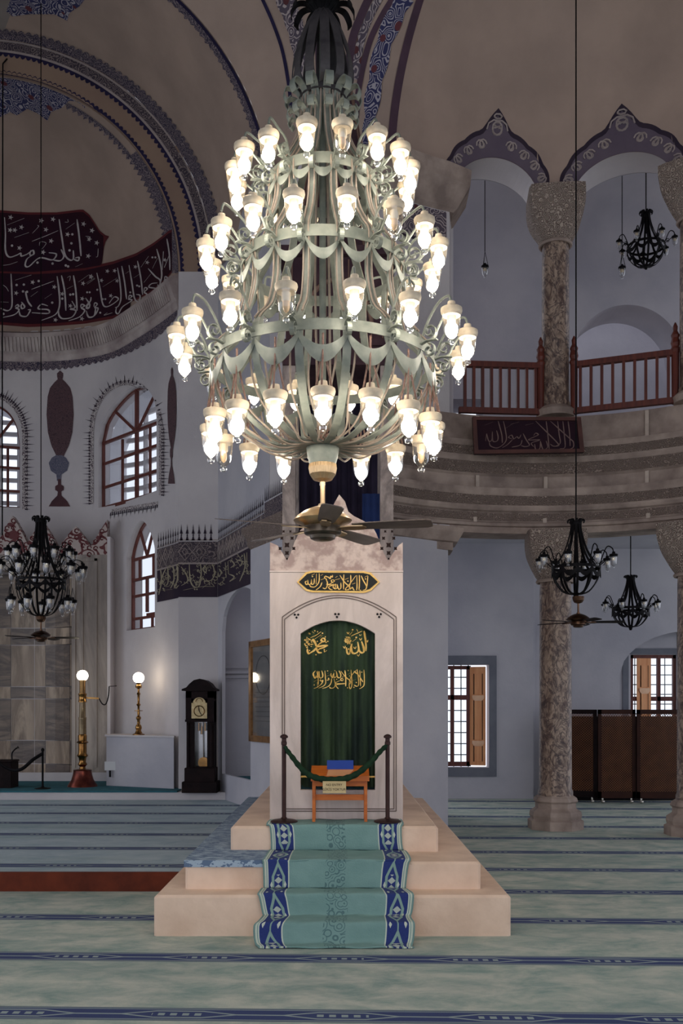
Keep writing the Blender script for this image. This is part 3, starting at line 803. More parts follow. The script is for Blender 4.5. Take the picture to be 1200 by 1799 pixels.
# white plinth carrying the table lamp
m = slab_poly([(-4.42, 18.75), (-4.32, 18.3), (-2.96, 17.58), (-2.96, 17.68), (-3.45, 18.4), (-4.1, 19.0)], .336, 1.24)
pln = thing('white_plinth', 'broad white plastered plinth under the small brass lamp, left of the clock', 'plinth', (-3.7, 18.3, .31))
m.build('body', plaster_cool, pln)
slab_poly([(-4.44, 18.75), (-4.34, 18.26), (-2.95, 17.55), (-2.95, 17.68), (-3.44, 18.4), (-4.1, 19.02)], 1.24, 1.27).build('top_ledge', plaster, pln)

# ================================================================ PAINT ON WALLS
b_apse = bvh_of(apse); b_semi = bvh_of(semid); b_ann = bvh_of(annu); b_bar = bvh_of(barrel, semid, annu); b_pen = bvh_of(pendo, pieru); b_ex = bvh_of(exdome)
b_left = bvh_of(apse, pier2, face3, pieru)
def paint(d, name, mat, par): return d.build(name, mat, par)
cx, cy = -35, 480
paint(Decal(b_semi, .01).arc(cx, cy, 349, 326, 0, 90, 90, 2, 45, 7), 'painted_lace', orn_lace, semid)
paint(Decal(b_ann, .008).arc(cx, cy, 352, 355, 0, 90, 240, 1, 60, 4), 'painted_dark_line', ink_blue, annu)
paint(Decal(b_ann, .008).arc(cx, cy, 390, 387, 0, 90, 240, 1, 60, -5), 'painted_teeth', ink_blue, annu)
paint(Decal(b_ann, .010).arc(cx, cy, 390, 394, 0, 90, 80, 1), 'painted_pale_line', ink_light, annu)
paint(Decal(b_ann, .008).arc(cx, cy, 394, 408, 0, 90, 90, 2), 'painted_band', orn_band, annu)
paint(Decal(b_bar, .012).arc(cx, cy, 412, 428, 2, 92, 200, 2, 50, 5), 'painted_outer_lace', orn_lace, barrel)
paint(Decal(b_bar, .014).arc(cx, cy, 408, 411, 2, 92, 90, 1), 'painted_outer_line', ink_light, barrel)
# arc B lace
paint(Decal(b_bar, .012).arc(-51.5, 383, 531, 514, -8, 60, 120, 2, 44, 5), 'painted_great_arch_lace', orn_lace, barrel)
paint(Decal(b_bar, .014).arc(-51.5, 383, 532, 527, -8, 60, 80, 1), 'painted_great_arch_line', ink_blue, barrel)
# blue arabesques at the apse crown
def lob(x0, x1, top, bot, nu=40, nv=5):
    return lambda u, v: (x0+(x1-x0)*u, top(x0+(x1-x0)*u)*(1-v)+bot(x0+(x1-x0)*u)*v)
arcy = lambda r: (lambda x: cy-sqrt(max(0, r*r-(x-cx)**2)))
import bisect
def pl_(pts):
    def f(x):
        for (xa, ya), (xb, yb) in zip(pts[:-1], pts[1:]):
            if x <= xb: t = (x-xa)/(xb-xa) if xb > xa else 0; return ya+(yb-ya)*max(0, min(1, t))
        return pts[-1][1]
    return f
botA = pl_([(0, 205), (18, 196), (30, 202), (48, 190), (66, 198), (84, 211), (90, 196), (110, 188), (122, 176), (140, 178), (152, 192)])
paint(Decal(b_semi, .014).grid(lob(0, 150, arcy(347), botA), 50, 5), 'painted_arabesque', orn_blue, semid)
botB = pl_([(0, 18), (14, 20), (22, 28), (50, 24), (96, 24), (119, 36), (122, 22), (140, 10), (152, -5)])
paint(Decal(b_bar, .012).grid(lob(0, 152, lambda x: -30, botB), 50, 5), 'painted_crown_arabesque', orn_blue, barrel)
# pendentive ornaments
def pline(p, w, off=.012): 
    d = Decal(b_pen, off); pts = catmull([(x, y, 0) for x, y in p], 10); n = len(pts)
    nrm = []
    for i in range(n):
        t = (pts[min(i+1, n-1)]-pts[max(0, i-1)]).normalized(); nrm.append(Vector((-t.y, t.x, 0)))
    def fn(u, v):
        i = min(n-1, int(round(u*(n-1)))); ww = w(u) if callable(w) else w
        q = pts[i]+nrm[i]*ww*(v-.5); return q.x, q.y
    return d.grid(fn, n-1, 3)
blueband = [(668, 290), (672, 240), (676, 200), (684, 150), (698, 100), (718, 50), (742, 0)]
lobw = lambda u: 26+9*abs(sin(u*pi*4.5))-14*(1-u)**2
paint(pline([(648, 262), (650, 220), (655, 175), (664, 125), (676, 75), (694, 30), (712, -5)], lobw), 'painted_blue_strip', orn_blue, pendo)
paint(pline([(460, -5), (480, 40), (497, 90), (508, 150), (513, 200)][::1], 6), 'painted_left_line', ink_blue, pendo)
paint(pline([(500, -5), (517, 40), (528, 90), (533, 140)], lambda u: 32-12*u+4*abs(sin(u*14))), 'painted_left_strip', orn_grey, pendo)
paint(pline([(560, -5), (565, 60), (568, 130)], 24), 'painted_mid_line', ink_plum, pendo)
paint(pline([(650, -5), (634, 30), (620, 70), (612, 130)], 14), 'painted_fork_line', ink_plum, pendo)
paint(pline([(668, -5), (650, 30), (634, 75), (624, 140)], 14), 'painted_fork_line', orn_grey, pendo)
paint(pline([(692, -5), (668, 35), (648, 80), (632, 150), (626, 210)], 10), 'painted_fork_line', ink_plum, pendo)
m = WB(); m.loft([[ED(radians(128.9-2.4*k/3), 9.52+(ER*.97-.12)*j/40, -.012) for j in range(41)] for k in range(4)], False, False); m.build('painted_arch_line', ink_plum, exdome)
dd = Decal(b_ex, .012)
dd.grid(lambda u, v: (catp[int(round(u*40))].x+(v)*8, catp[int(round(u*40))].y) , 40, 1) if False else None
def linex(p, w, bv, off=.012, nv=2):
    d = Decal(bv, off); pts = catmull([(x, y, 0) for x, y in p], 10); n = len(pts)
    def fn(u, v):
        i = min(n-1, int(round(u*(n-1)))); t = (pts[min(i+1, n-1)]-pts[max(0, i-1)]).normalized(); q = pts[i]+Vector((-t.y, t.x, 0))*w*(v-.5); return q.x, q.y
    return d.grid(fn, n-1, nv)
paint(Decal(b_left, .01).poly([(469, 147), (478, 158), (486, 175), (492, 200), (494, 235), (469, 235)]), 'painted_corner', orn_blue, pieru)
# exedra arch paint: polylobed crests over the gallery arches
def crestfn(a0, a1, zs, h, b, shp):
    """strip that follows the arch: inner edge = arch, outer edge = lobed outline"""
    m = WB(); n = 60; rings = []
    for k in range(n+1):
        f = k/n; t = pi*f; am = radians((a0+a1)/2); aw = radians((a1-a0)/2)
        def at(s_):     # radial scale
            A = am-aw*s_*cos(t)*1.0; z = zs+h*s_*sin(t)
            return A, z
        s0 = 1.0; lob_ = shp(f)
        row = []
        for j in range(7):
            s_ = s0+(lob_-s0)*j/6; A, z = at(s_)
            row.append(ED(A, max(z, 9.2), -.012))
        rings.append(row)
    m.loft(rings, False, False); return m
def shp(f):
    x = abs(f-.5)*2
    return 1.13+.46*(1-x)**.9+.36*max(0, 1-x/.15)**1.1+.035*abs(sin(f*pi*9))
for a, b, zs, h in AO[:3]:
    ln = crestfn(a, b, zs, h, b_ex, lambda f: shp(f)+.05); ln = WB().add([v+ (Vector((EX, EY, v.z))-v).normalized()*0 for v in ln.v], ln.f)
    e = WB().add([v+(v-Vector((EX, EY, v.z))).normalized()*.006 for v in ln.v], ln.f).build('painted_crest_outline', ink, exdome)
    crestfn(a, b, zs, h, b_ex, lambda f: 1.0+(shp(f)-1.0)*.9).build('painted_crest', simple('mauve_paint', c3(104, 92, 104), c3(92, 80, 94), 2, .9) if a > 80 else bpy.data.materials['mauve_paint'], exdome)
    # scroll ornament in the crest
    m = WB()
    am = radians((a+b)/2); aw = radians((b-a)/2)
    def E2(t, s_, o=-.02): return ED(am-aw*s_*cos(t), max(9.2, zs+h*s_*sin(t)), o)
    for k in range(11):
        t0 = pi*(.07+.86*k/10); s0 = 1.0+(shp(t0/pi)-1)*.52
        rr = .085 if k != 5 else .15
        for sg in (1, -1):
            pts = []
            for q in range(14):
                aa = q/13*2.6*pi; r_ = rr*(1-q/15)
                pts.append(E2(t0+sg*r_*cos(aa)*.9+sg*.02, s0+r_*sin(aa)*1.5+(.08 if k == 5 else 0)))
            m.tube(pts, .014, 4)
    for j in range(2, 4): m.tube([E2(pi/2+.05*cos(q), 1.35+j*.17+.05*sin(q)) for q in (0, 1, 2, 3, 4, 5, 6.28)], .014, 4)
    m.build('painted_scrolls', ink_light, exdome)
m = WB()
for lo_, hi_ in ((80.4, 88.4), (48, 56.4), (109.9, 112)):
    m.loft([[ED(radians(lo_+(hi_-lo_)*k/6), z, -.014) for k in range(7)] for z in (9.26, 9.36)], False, False)
m.build('painted_base_line', ink_plum, exdome)
# calligraphy bands in the apse
top_band = pl_([(0, 478), (60, 480), (100, 478), (150, 473), (200, 462), (240, 448), (270, 430), (290, 415), (300, 406)])
bot_band = pl_([(0, 568), (50, 572), (100, 570), (150, 566), (200, 557), (240, 545), (270, 530), (290, 512), (300, 500), (313, 480)])
capt = pl_([(-60, 375), (0, 369), (50, 373), (100, 373), (140, 368), (147, 368), (158, 377), (166, 389), (176, 405), (186, 413), (193, 415)])
capb = pl_([(-60, 480), (0, 480), (60, 481), (150, 474), (180, 469), (182, 440), (186, 425), (193, 415)])
b_s2 = bvh_of(semid)
xr = lambda f, g: (lambda u, v: (-60+u*363, f(-60+u*363)*(1-v)+g(-60+u*363)*v))
paint(Decal(b_s2, .012).grid(xr(lambda x: top_band(x)-3, lambda x: bot_band(x)+3), 60, 5), 'painted_band_edge', maroon, semid)
paint(Decal(b_s2, .018).grid(xr(lambda x: top_band(x)+2, lambda x: bot_band(x)-2), 60, 5), 'painted_band_ground', maroon_dark, semid)
cg = lambda g: (lambda u, v: (-60+u*252, (capt(-60+u*252)+g)*(1-v)+(capb(-60+u*252)-g)*v))
paint(Decal(b_s2, .014).grid(cg(0), 90, 4), 'painted_cartouche_edge', maroon, semid)
paint(Decal(b_s2, .020).grid(lambda u, v: (-60+u*243, (capt(-60+u*243)+4)*(1-v)+(capb(-60+u*243)-3)*v), 90, 4), 'painted_cartouche_ground', maroon_dark, semid)
E_ = [[(50, 130), (60, 300), (60, 480), (100, 550), (180, 530), (220, 510), (230, 540), (290, 520), (350, 480), (360, 520), (320, 530), (330, 480)], [(350, 530), (290, 570), (270, 640), (310, 650), (400, 570), (460, 560), (560, 580), (600, 520), (520, 505)], [(560, 580), (640, 590), (680, 540), (650, 470)],
      [(630, 150), (660, 350), (690, 520), (740, 580), (780, 570), (780, 480)], [(780, 570), (830, 590), (840, 555), (800, 560)], [(820, 150), (845, 350), (862, 540)],
      (1.6, [(80, 210), (260, 140)]), (1.6, [(155, 345), (310, 290)]), (1.8, [(340, 385), (480, 330), (620, 270)]), (1.6, [(700, 255), (795, 190)]), (1.2, [(800, 655), (880, 620)]), (1, [(345, 300), (410, 230), (400, 215)]), (1, [(420, 430), (430, 390), (490, 400), (470, 440), (440, 470)]), (1, [(720, 150), (725, 180), (690, 180)]), (1, [(910, 330), (960, 340), (940, 380)]), (1.2, [(1045, 460), (1040, 540), (1020, 550)]), (1, [(20, 640), (100, 630), (190, 600)])]
d = Decal(b_s2, .026).strokes(E_, 0, 360, 6, 3.2)
d.dots([(230, 235), (440, 165), (115, 130), (110, 265), (160, 265), (980, 270), (940, 540), (890, 200), (950, 360), (1030, 400), (460, 500), (565, 150), (720, 310), (490, 260), (545, 380), (210, 455)], 0, 360, 6, 5, 1)
d.dots([(700, 640), (725, 650), (760, 405), (740, 480), (130, 430), (560, 620), (400, 610), (770, 310)], 0, 360, 6, 2.2)
F_ = [[(140, 80), (150, 300), (150, 480), (100, 540), (10, 510)], [(190, 490), (220, 465), (238, 490), (200, 505), (240, 530), (180, 590), (30, 625)], [(270, 430), (310, 490), (280, 515), (265, 480), (290, 440)], [(320, 300), (350, 420), (400, 490)], [(350, 530), (380, 530), (370, 560), (330, 610), (260, 600), (240, 540)], [(600, 480), (520, 460), (480, 515), (590, 525), (620, 550), (590, 575), (400, 565)],
      [(715, 110), (740, 300), (745, 480), (690, 590), (520, 660)], [(770, 100), (810, 300), (825, 540)], [(920, 100), (950, 300), (965, 540)], [(900, 420), (940, 500), (880, 520), (950, 540), (900, 620), (790, 640), (740, 600), (735, 530)], [(1010, 500), (1020, 460), (1060, 480), (1020, 505), (1060, 540), (990, 620), (860, 665)], [(1070, 380), (1120, 460), (1110, 510), (1080, 500), (1130, 420), (1140, 370)], [(1200, 480), (1180, 600), (1110, 620), (1080, 540)],
      (1.6, [(190, 160), (395, 95)]), (1.8, [(395, 275), (540, 220), (675, 170)]), (1.5, [(835, 270), (915, 230)]), (1.5, [(980, 185), (1115, 90)]), (1.5, [(1090, 210), (1190, 140)]), (1.4, [(385, 365), (475, 300)]), (1, [(40, 220), (80, 250), (110, 300)]), (1.4, [(10, 430), (110, 435)]), (1, [(840, 130), (880, 110), (870, 170)]), (1.2, [(560, 390), (650, 330)])]
d.strokes(F_, 0, 470, 7.06, 3)
d.dots([(410, 185), (680, 245), (205, 320), (1030, 390), (695, 655), (1025, 640), (880, 480), (1040, 200), (780, 330), (1140, 120)], 0, 470, 7.06, 4.6, 1)
d.dots([(300, 215), (210, 220), (485, 170), (880, 340), (915, 335), (780, 390), (655, 440), (290, 300), (340, 305), (45, 580)], 0, 470, 7.06, 2.2)
G_ = [[(145, 530), (180, 700), (210, 880), (250, 930), (330, 900), (400, 840), (350, 815), (290, 890)], [(15, 830), (60, 900), (50, 940), (20, 920), (80, 850)], [(110, 930), (120, 885), (150, 900), (120, 940), (160, 950), (120, 1030), (50, 1050), (20, 980)], [(390, 470), (420, 650), (430, 830), (400, 920), (360, 940)], [(440, 450), (475, 650), (497, 840)],
      [(520, 830), (530, 795), (560, 810), (520, 840), (560, 855), (450, 930), (400, 1010), (370, 990), (380, 930)], [(525, 440), (560, 650), (590, 830), (640, 870), (655, 800), (610, 785)], [(625, 390), (665, 600), (685, 790)], [(700, 750), (710, 705), (740, 720), (705, 760), (735, 790), (690, 880), (590, 940)], [(860, 650), (790, 660), (760, 700), (840, 720), (780, 780), (720, 860), (680, 940), (660, 920)], [(750, 480), (830, 570), (890, 620), (880, 690), (860, 670)], [(850, 250), (890, 400), (910, 560), (880, 690)],
      [(940, 620), (950, 575), (980, 600), (940, 620), (950, 700), (890, 800), (850, 820)], [(970, 130), (1000, 320), (1005, 500)], [(930, 280), (915, 500)], [(1000, 320), (940, 470)],
      (1.4, [(215, 695), (385, 590)]), (1.4, [(665, 465), (755, 335)]), (1.3, [(700, 645), (780, 545)]), (1.2, [(800, 480), (860, 360)]), (1.2, [(580, 590), (650, 545)]), (1.3, [(20, 650), (120, 590)]), (1.2, [(485, 540), (525, 510)]), (1.2, [(270, 1000), (230, 1030), (330, 1000)])]
d.strokes(G_, 150, 400, 6.667, 2.7)
d.dots([(270, 510), (355, 505), (75, 570), (200, 620), (310, 800), (740, 410), (600, 460), (385, 625), (945, 380)], 150, 400, 6.667, 4.2, 1)
d.dots([(215, 840), (245, 840), (30, 760), (60, 760), (620, 680), (645, 690), (800, 350), (835, 350), (540, 760), (150, 730), (185, 1000)], 150, 400, 6.667, 1.8)
paint(d, 'painted_calligraphy', letter, semid)
# lace under the apse cornice
lowc = pl_([(0, 634), (60, 636), (120, 632), (180, 620), (230, 603), (270, 582), (295, 562), (312, 540)])
paint(Decal(b_apse, .01).grid(lambda u, v: (-60+u*372, lowc(-60+u*372)-14+(27+4*abs(sin(u*110)))*v), 220, 1), 'painted_cornice_lace', orn_lace, apse)
# painted cypress urns between windows
def cyp(d, cx_, y0, y1, w, prof):
    return d.grid(lambda u, v: (cx_+(v-.5)*2*w*prof(u), y0+(y1-y0)*u), 30, 2)
pr = lambda u: pl_([(0, 0), (.04, .28), (.08, .2), (.1, .18), (.14, .45), (.2, .75), (.3, .92), (.5, 1), (.7, .9), (.85, .65), (.96, .3), (1, .22)])(u)
paint(cyp(Decal(b_apse, .01), 106, 651, 806, 24, pr), 'painted_cypress', orn_cyp, apse)
pu = lambda u: pl_([(0, .3), (.1, .7), (.3, 1), (.6, .8), (.75, .25), (1, .2)])(u)
paint(cyp(Decal(b_apse, .012), 104, 800, 845, 18, pu), 'painted_urn', orn_urn, apse)
pb = lambda u: pl_([(0, .15), (.2, .15), (.25, .4), (.4, .4), (.45, .15), (.6, .2), (.8, .7), (1, 1)])(u)
paint(cyp(Decal(b_apse, .014), 105, 842, 890, 19, pb), 'painted_stand', simple('maroon_grey_paint', c3(88, 58, 62), c3(74, 50, 56), 3, .9), apse)
paint(cyp(Decal(b_apse, .012), 303, 645, 790, 8, pr), 'painted_cypress', orn_cyp, apse)
paint(cyp(Decal(b_apse, .012), 302, 770, 850, 6, pb), 'painted_stand', orn_cyp, apse)
# spiky borders round the windows
def spikes(d, edge, n, L0, L1, w, s0=8):
    for k in range(n):
        (x, y), (nx, ny) = edge(k/(n-1)); L = L0 if k % 2 else L1; tx, ty = -ny, nx
        d.poly([(x+nx*s0-tx*w, y+ny*s0-ty*w), (x+nx*L, y+ny*L), (x+nx*s0+tx*w, y+ny*s0+ty*w)])
        d.poly([(x+nx*(s0+4)-tx*w*1.8, y+ny*(s0+4)-ty*w*1.8), (x+nx*(s0+5), y+ny*(s0+5)), (x+nx*(s0+4)+tx*w*1.8, y+ny*(s0+4)+ty*w*1.8), (x+nx*(s0+2), y+ny*(s0+2))])
    return d
def w1edge(t):
    # left side up, arch, right side down
    if t < .33: f = t/.33; return ((170, 885-f*125), (-1, 0))
    if t < .72:
        f = (t-.33)/.39; a = pi*(1-f); return ((222+52*cos(a), 758-73*sin(a)-6*f), (cos(a)*.9, -sin(a)))
    f = (t-.72)/.28; return ((275, 752+f*118), (1, 0))
paint(spikes(Decal(b_apse, .01), w1edge, 74, 18, 25, 1.1, 9), 'painted_spikes', ink, apse)
def ring_(d, edge, n, a, b):
    def fn(u, v): (x, y), (nx, ny) = edge(u); r = a+(b-a)*v; return x+nx*r, y+ny*r
    return d.grid(fn, n, 1)
vine = ornament('vine_border_paint', c3(190, 182, 180), c3(78, 62, 72), 16, 16, None, .35)
paint(ring_(Decal(b_apse, .009), w1edge, 90, 5, 14), 'painted_vine', vine, apse)
def w0edge(t):
    if t < .55:
        a = pi/2*(1-t/.55)+.0; return ((-14+48*cos(a), 765-60*sin(a)), (cos(a), -sin(a)))
    f = (t-.55)/.45; return ((34, 765+f*130), (1, 0))
paint(spikes(Decal(b_apse, .01), w0edge, 44, 20, 28, 1.2, 10), 'painted_spikes', ink, apse)
paint(ring_(Decal(b_apse, .009), w0edge, 60, 5, 15), 'painted_vine', vine, apse)
wb = lambda t: ((196+t*82, 893-t*14), (-.1, 1))
paint(spikes(Decal(b_apse, .01), wb, 24, 14, 20, 1, 8), 'painted_fringe', ink, apse)
paint(ring_(Decal(b_apse, .009), wb, 20, 2, 9), 'painted_vine', vine, apse)
# great inscription band round the piers (painted at one height on the real walls)
def zband(path, z0, z1, name, mat, off, par, nz=1):
    m = WB(); ps = [Vector(p) for p in path]; rings = []
    for i, p in enumerate(ps):
        d = (ps[min(i+1, len(ps)-1)]-ps[max(0, i-1)]).normalized(); n = Vector((d.y, -d.x)); q = p+n*off; rings.append([(q.x, q.y, z0), (q.x, q.y, z1)])
    m.loft(rings, False, False); return m.build(name, mat, par)
seg1 = [apl(w2[1]+.12+(apL-.0-w2[1]-.12)*k/10) for k in range(11)]; seg2 = [(-2.88, 17.6), (-2.19, 17.6)]; seg3 = [f3(0.02), f3(f3L)]
for sg, par, nm in ((seg1, apse, 'a'), (seg2, pier2, 'b'), (seg3, face3, 'c')):
    zband(sg, 3.72, 4.30, 'painted_text_ground', ink, .012, par)
    zband(sg, 4.30, 4.33, 'painted_rule', ink_light, .014, par)
    zband(sg, 4.33, 4.70, 'painted_diamond_band', orn_band, .012, par)
    zband(sg, 4.72, 4.74, 'painted_rule', ink_light, .012, par)
    ps = [Vector(p) for p in sg]; L = sum((b-a).length for a, b in zip(ps[:-1], ps[1:])); f_, L_ = polyplan([tuple(p) for p in sg], False)
    m = WB(); k = .05
    while k < L_-.03:
        a = Vector(f_(k)); b = Vector(f_(k+.01)); t = (b-a).normalized(); n = Vector((t.y, -t.x))*.012
        for (wd, za, zb) in ((.03, 4.72, 4.82), (.012, 4.80, 4.88), (.028, 4.84, 4.95), (.008, 4.93, 5.02)):
            p = a+n; m.add([(p.x-t.x*wd, p.y-t.y*wd, za), (p.x+t.x*wd, p.y+t.y*wd, za), (p.x, p.y, zb)], [(0, 1, 2)])
        k += .105
    m.build('painted_finials', ink, par)
    # white diamonds
    m = WB(); k = .12
    while k < L_-.1:
        cen = Vector(f_(k)); b = Vector(f_(k+.01)); t = (b-cen).normalized(); n = Vector((t.y, -t.x))*.018
        for rr in (.12, .05):
            q = [cen+n-t*rr, cen+n, cen+n+t*rr, cen+n]
            zz = [4.52, 4.52+rr*1.3, 4.52, 4.52-rr*1.3]
            m.tube([(q[i % 4].x, q[i % 4].y, zz[i % 4]) for i in range(5)], .008, 4)
        k += .25
    m.build('painted_diamonds', ink_light, par)
H_ = [[(460, 450), (470, 620), (510, 700), (570, 690), (592, 560), (585, 450)], [(370, 480), (430, 570), (440, 640), (370, 690)], [(380, 460), (440, 440)], [(620, 460), (650, 500), (640, 545), (612, 500), (660, 450)], [(720, 450), (740, 560), (700, 630), (630, 640)],
      [(150, 500), (160, 640), (130, 790)], [(210, 500), (180, 560), (140, 680)], [(230, 480), (235, 640), (210, 690)], [(290, 460), (300, 620), (260, 720)], [(330, 450), (340, 600), (300, 720)], [(800, 500), (825, 540), (800, 590), (790, 540)], [(870, 430), (880, 600)], [(900, 420), (905, 560)], [(930, 400), (970, 450), (930, 490)], [(1010, 410), (1060, 420), (1030, 480)], [(1080, 330), (1090, 480), (1030, 640)], [(1110, 320), (1112, 560)], [(910, 560), (970, 590), (920, 640), (990, 600)],
      (1, [(500, 520), (540, 510)]), (1, [(500, 570), (520, 590)]), (1, [(390, 740), (600, 700), (740, 700)]), (1, [(600, 720), (690, 660), (740, 700)]), (1, [(160, 740), (280, 730)]), (1, [(220, 650), (260, 640), (250, 690), (200, 700)])]
d = Decal(b_left, .02).strokes(H_, 260, 920, 6.316, 2.4)
d.dots([(520, 730), (545, 730), (390, 560), (560, 520), (680, 520), (850, 610), (1000, 560), (180, 720)], 260, 920, 6.316, 1.4)
rnd = random.Random(11)
for k in range(110):
    x = rnd.uniform(95, 1130); y0_ = 510-(max(0, x-760))*.42+max(0, 360-x)*.22; y = y0_+rnd.uniform(-60, 190); a = rnd.uniform(0, 6.28); R_ = rnd.uniform(14, 30)
    d.strokes([(1.2, [(x+R_*cos(a+t_)*(1-t_/6), y+R_*sin(a+t_)*(1-t_/6)) for t_ in (0, .9, 1.8, 2.7, 3.6)])], 260, 920, 6.316, 1.2)
paint(d, 'painted_calligraphy', gold_letter, pier2)
# pier continuation of the painted bands behind the fan
pth = [(-1.15, 15.0), (-.8, 14.2)]
zband(pth, 4.5, 4.85, 'painted_diamond_band', orn_band, .012, pieru)
m = WB(); f_, L_ = polyplan(pth, False); k = .03
while k < L_:
    a = Vector(f_(k)); b = Vector(f_(k+.01)); t = (b-a).normalized(); n = Vector((t.y, -t.x))*.014; p = a+n
    m.add([(p.x-t.x*.02, p.y-t.y*.02, 4.87), (p.x+t.x*.02, p.y+t.y*.02, 4.87), (p.x, p.y, 5.1)], [(0, 1, 2)]); k += .08
m.build('painted_finials', ink, pieru)
pth = [(EX+ER*cos(radians(d_)), EY+ER*sin(radians(d_))) for d_ in (128, 124, 120, 116, 112)]
zband(pth, 8.45, 8.93, 'painted_scroll_band', orn_grey, .02, pieru); zband(pth, 8.42, 8.46, 'painted_rule', ink, .022, pieru)

# ================================================================ MINBAR
mb_ = thing('minbar', 'tall marble pulpit gate and stair on pale stone steps with a dark wooden canopy behind', 'pulpit', (-.07, 8.9, 0))
x1a, x1b = -1.467, 1.324
def stepblock(x0, x1, y0, y1, z0, z1, nm, slope=.0):
    m = WB(); m.cbox((x0, y0, z0), (x1, y1, z1), .02); return m.build(nm, stone, mb_)
stepblock(-1.467, 1.324, 7.78, 13.7, 0, .32, 'bottom_step')
stepblock(-1.263, 1.125, 8.04, 13.65, .32, .54, 'middle_step')
stepblock(-.958, .835, 8.6, 13.6, .54, .76, 'top_step')
GY = 8.97; gx0, gx1 = -.645, .553; gc = (gx0+gx1)/2
gz = lambda py: EYE+(HZ-py)/F*GY
gX = lambda px: (px-600)/F*GY
# gate slab with a segmental-arched doorway
dx0, dx1 = gX(528), gX(659); zs = gz(1113); zt = gz(1090); zb = .76
def doortop(x): f = (x-dx0)/(dx1-dx0); return zs+(zt-zs)*(1-(2*f-1)**2)
m = WB(); N = 24
m.box((gx0, GY, zb), (dx0, GY+.22, 3.0)); m.box((dx1, GY, zb), (gx1, GY+.22, 3.0))
for k in range(N):
    a = dx0+(dx1-dx0)*k/N; b = dx0+(dx1-dx0)*(k+1)/N
    m.hexa([(a, GY, doortop(a)), (b, GY, doortop(b)), (b, GY+.22, doortop(b)), (a, GY+.22, doortop(a)), (a, GY, 3.0), (b, GY, 3.0), (b, GY+.22, 3.0), (a, GY+.22, 3.0)])
m.box((dx0, GY, zb), (dx1, GY+.22, gz(1388)))
m.build('gate_slab', mar_front, mb_)
# top frieze with pierced crest
z3 = gz(1003)
crp = [(gx0, z3), (gx1, z3), (gx1, gz(952)), (gX(700), gz(958)), (gX(690), gz(972)), (gX(682), gz(985)), (gX(674), gz(970)), (gX(668), gz(955)), (gX(662), gz(938)), (gX(655), gz(925)), (gX(640), gz(915)), (gX(622), gz(906)), (gX(612), gz(898)), (gX(606), gz(880)), (gX(596), gz(868)),
       (gX(588), gz(882)), (gX(580), gz(898)), (gX(560), gz(906)), (gX(545), gz(918)), (gX(528), gz(930)), (gX(518), gz(950)), (gX(510), gz(972)), (gX(504), gz(985)), (gX(497), gz(972)), (gX(488), gz(958)), (gx0, gz(952))]
WB().prism(crp, lambda x, y, d: (x, GY+.02+d, y), 0, .14).build('frieze', mar_pink, mb_)
m = WB(); m.box((gx0-.003, GY-.004, z3-.012), (gx1+.003, GY+.2, z3+.004)); m.build('string_course', mar_front, mb_)
# pierced ornaments: dark patches, the shade in the holes put into colour
hole_m = simple('hole_shade', c3(48, 36, 34), None, 4, .9)
for cx_ in (504, 683):
    for (ox, oy, r) in ((0, -8, 6), (0, 6, 5), (-9, -20, 4), (9, -20, 4), (-12, -2, 4), (12, -2, 4), (-6, -32, 3), (6, -32, 3), (0, 16, 2.5)):
        X0, Z0 = gX(cx_+ox), gz(965+oy); rr = r/F*GY
        WB().prism([(X0+rr*(1 if k % 2 else .55)*cos(k*pi/4), Z0+rr*(1 if k % 2 else .55)*sin(k*pi/4)) for k in range(8)], lambda x, y, d: (x, GY+.02-d, y), 0, .004).build('pierced_ornament', hole_m, mb_)
# incised frame line + arch line
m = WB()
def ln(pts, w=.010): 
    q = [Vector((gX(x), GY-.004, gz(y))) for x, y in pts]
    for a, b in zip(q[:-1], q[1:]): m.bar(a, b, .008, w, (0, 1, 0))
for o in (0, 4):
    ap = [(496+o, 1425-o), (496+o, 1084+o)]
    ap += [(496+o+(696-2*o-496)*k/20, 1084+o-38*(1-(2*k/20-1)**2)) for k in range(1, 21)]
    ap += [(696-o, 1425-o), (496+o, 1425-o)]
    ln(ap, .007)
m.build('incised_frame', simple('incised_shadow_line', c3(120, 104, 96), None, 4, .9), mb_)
m = WB()
for (x, y) in ((521, 1081), (592, 1080), (666, 1080)):
    for k in range(3): m.lathe([(0, -.012), (.012, 0), (0, .012)], (gX(x+(k-1)*3), GY-.01, gz(y+(4 if k == 1 else -1))), 6)
m.build('iron_hooks', iron_dark, mb_)
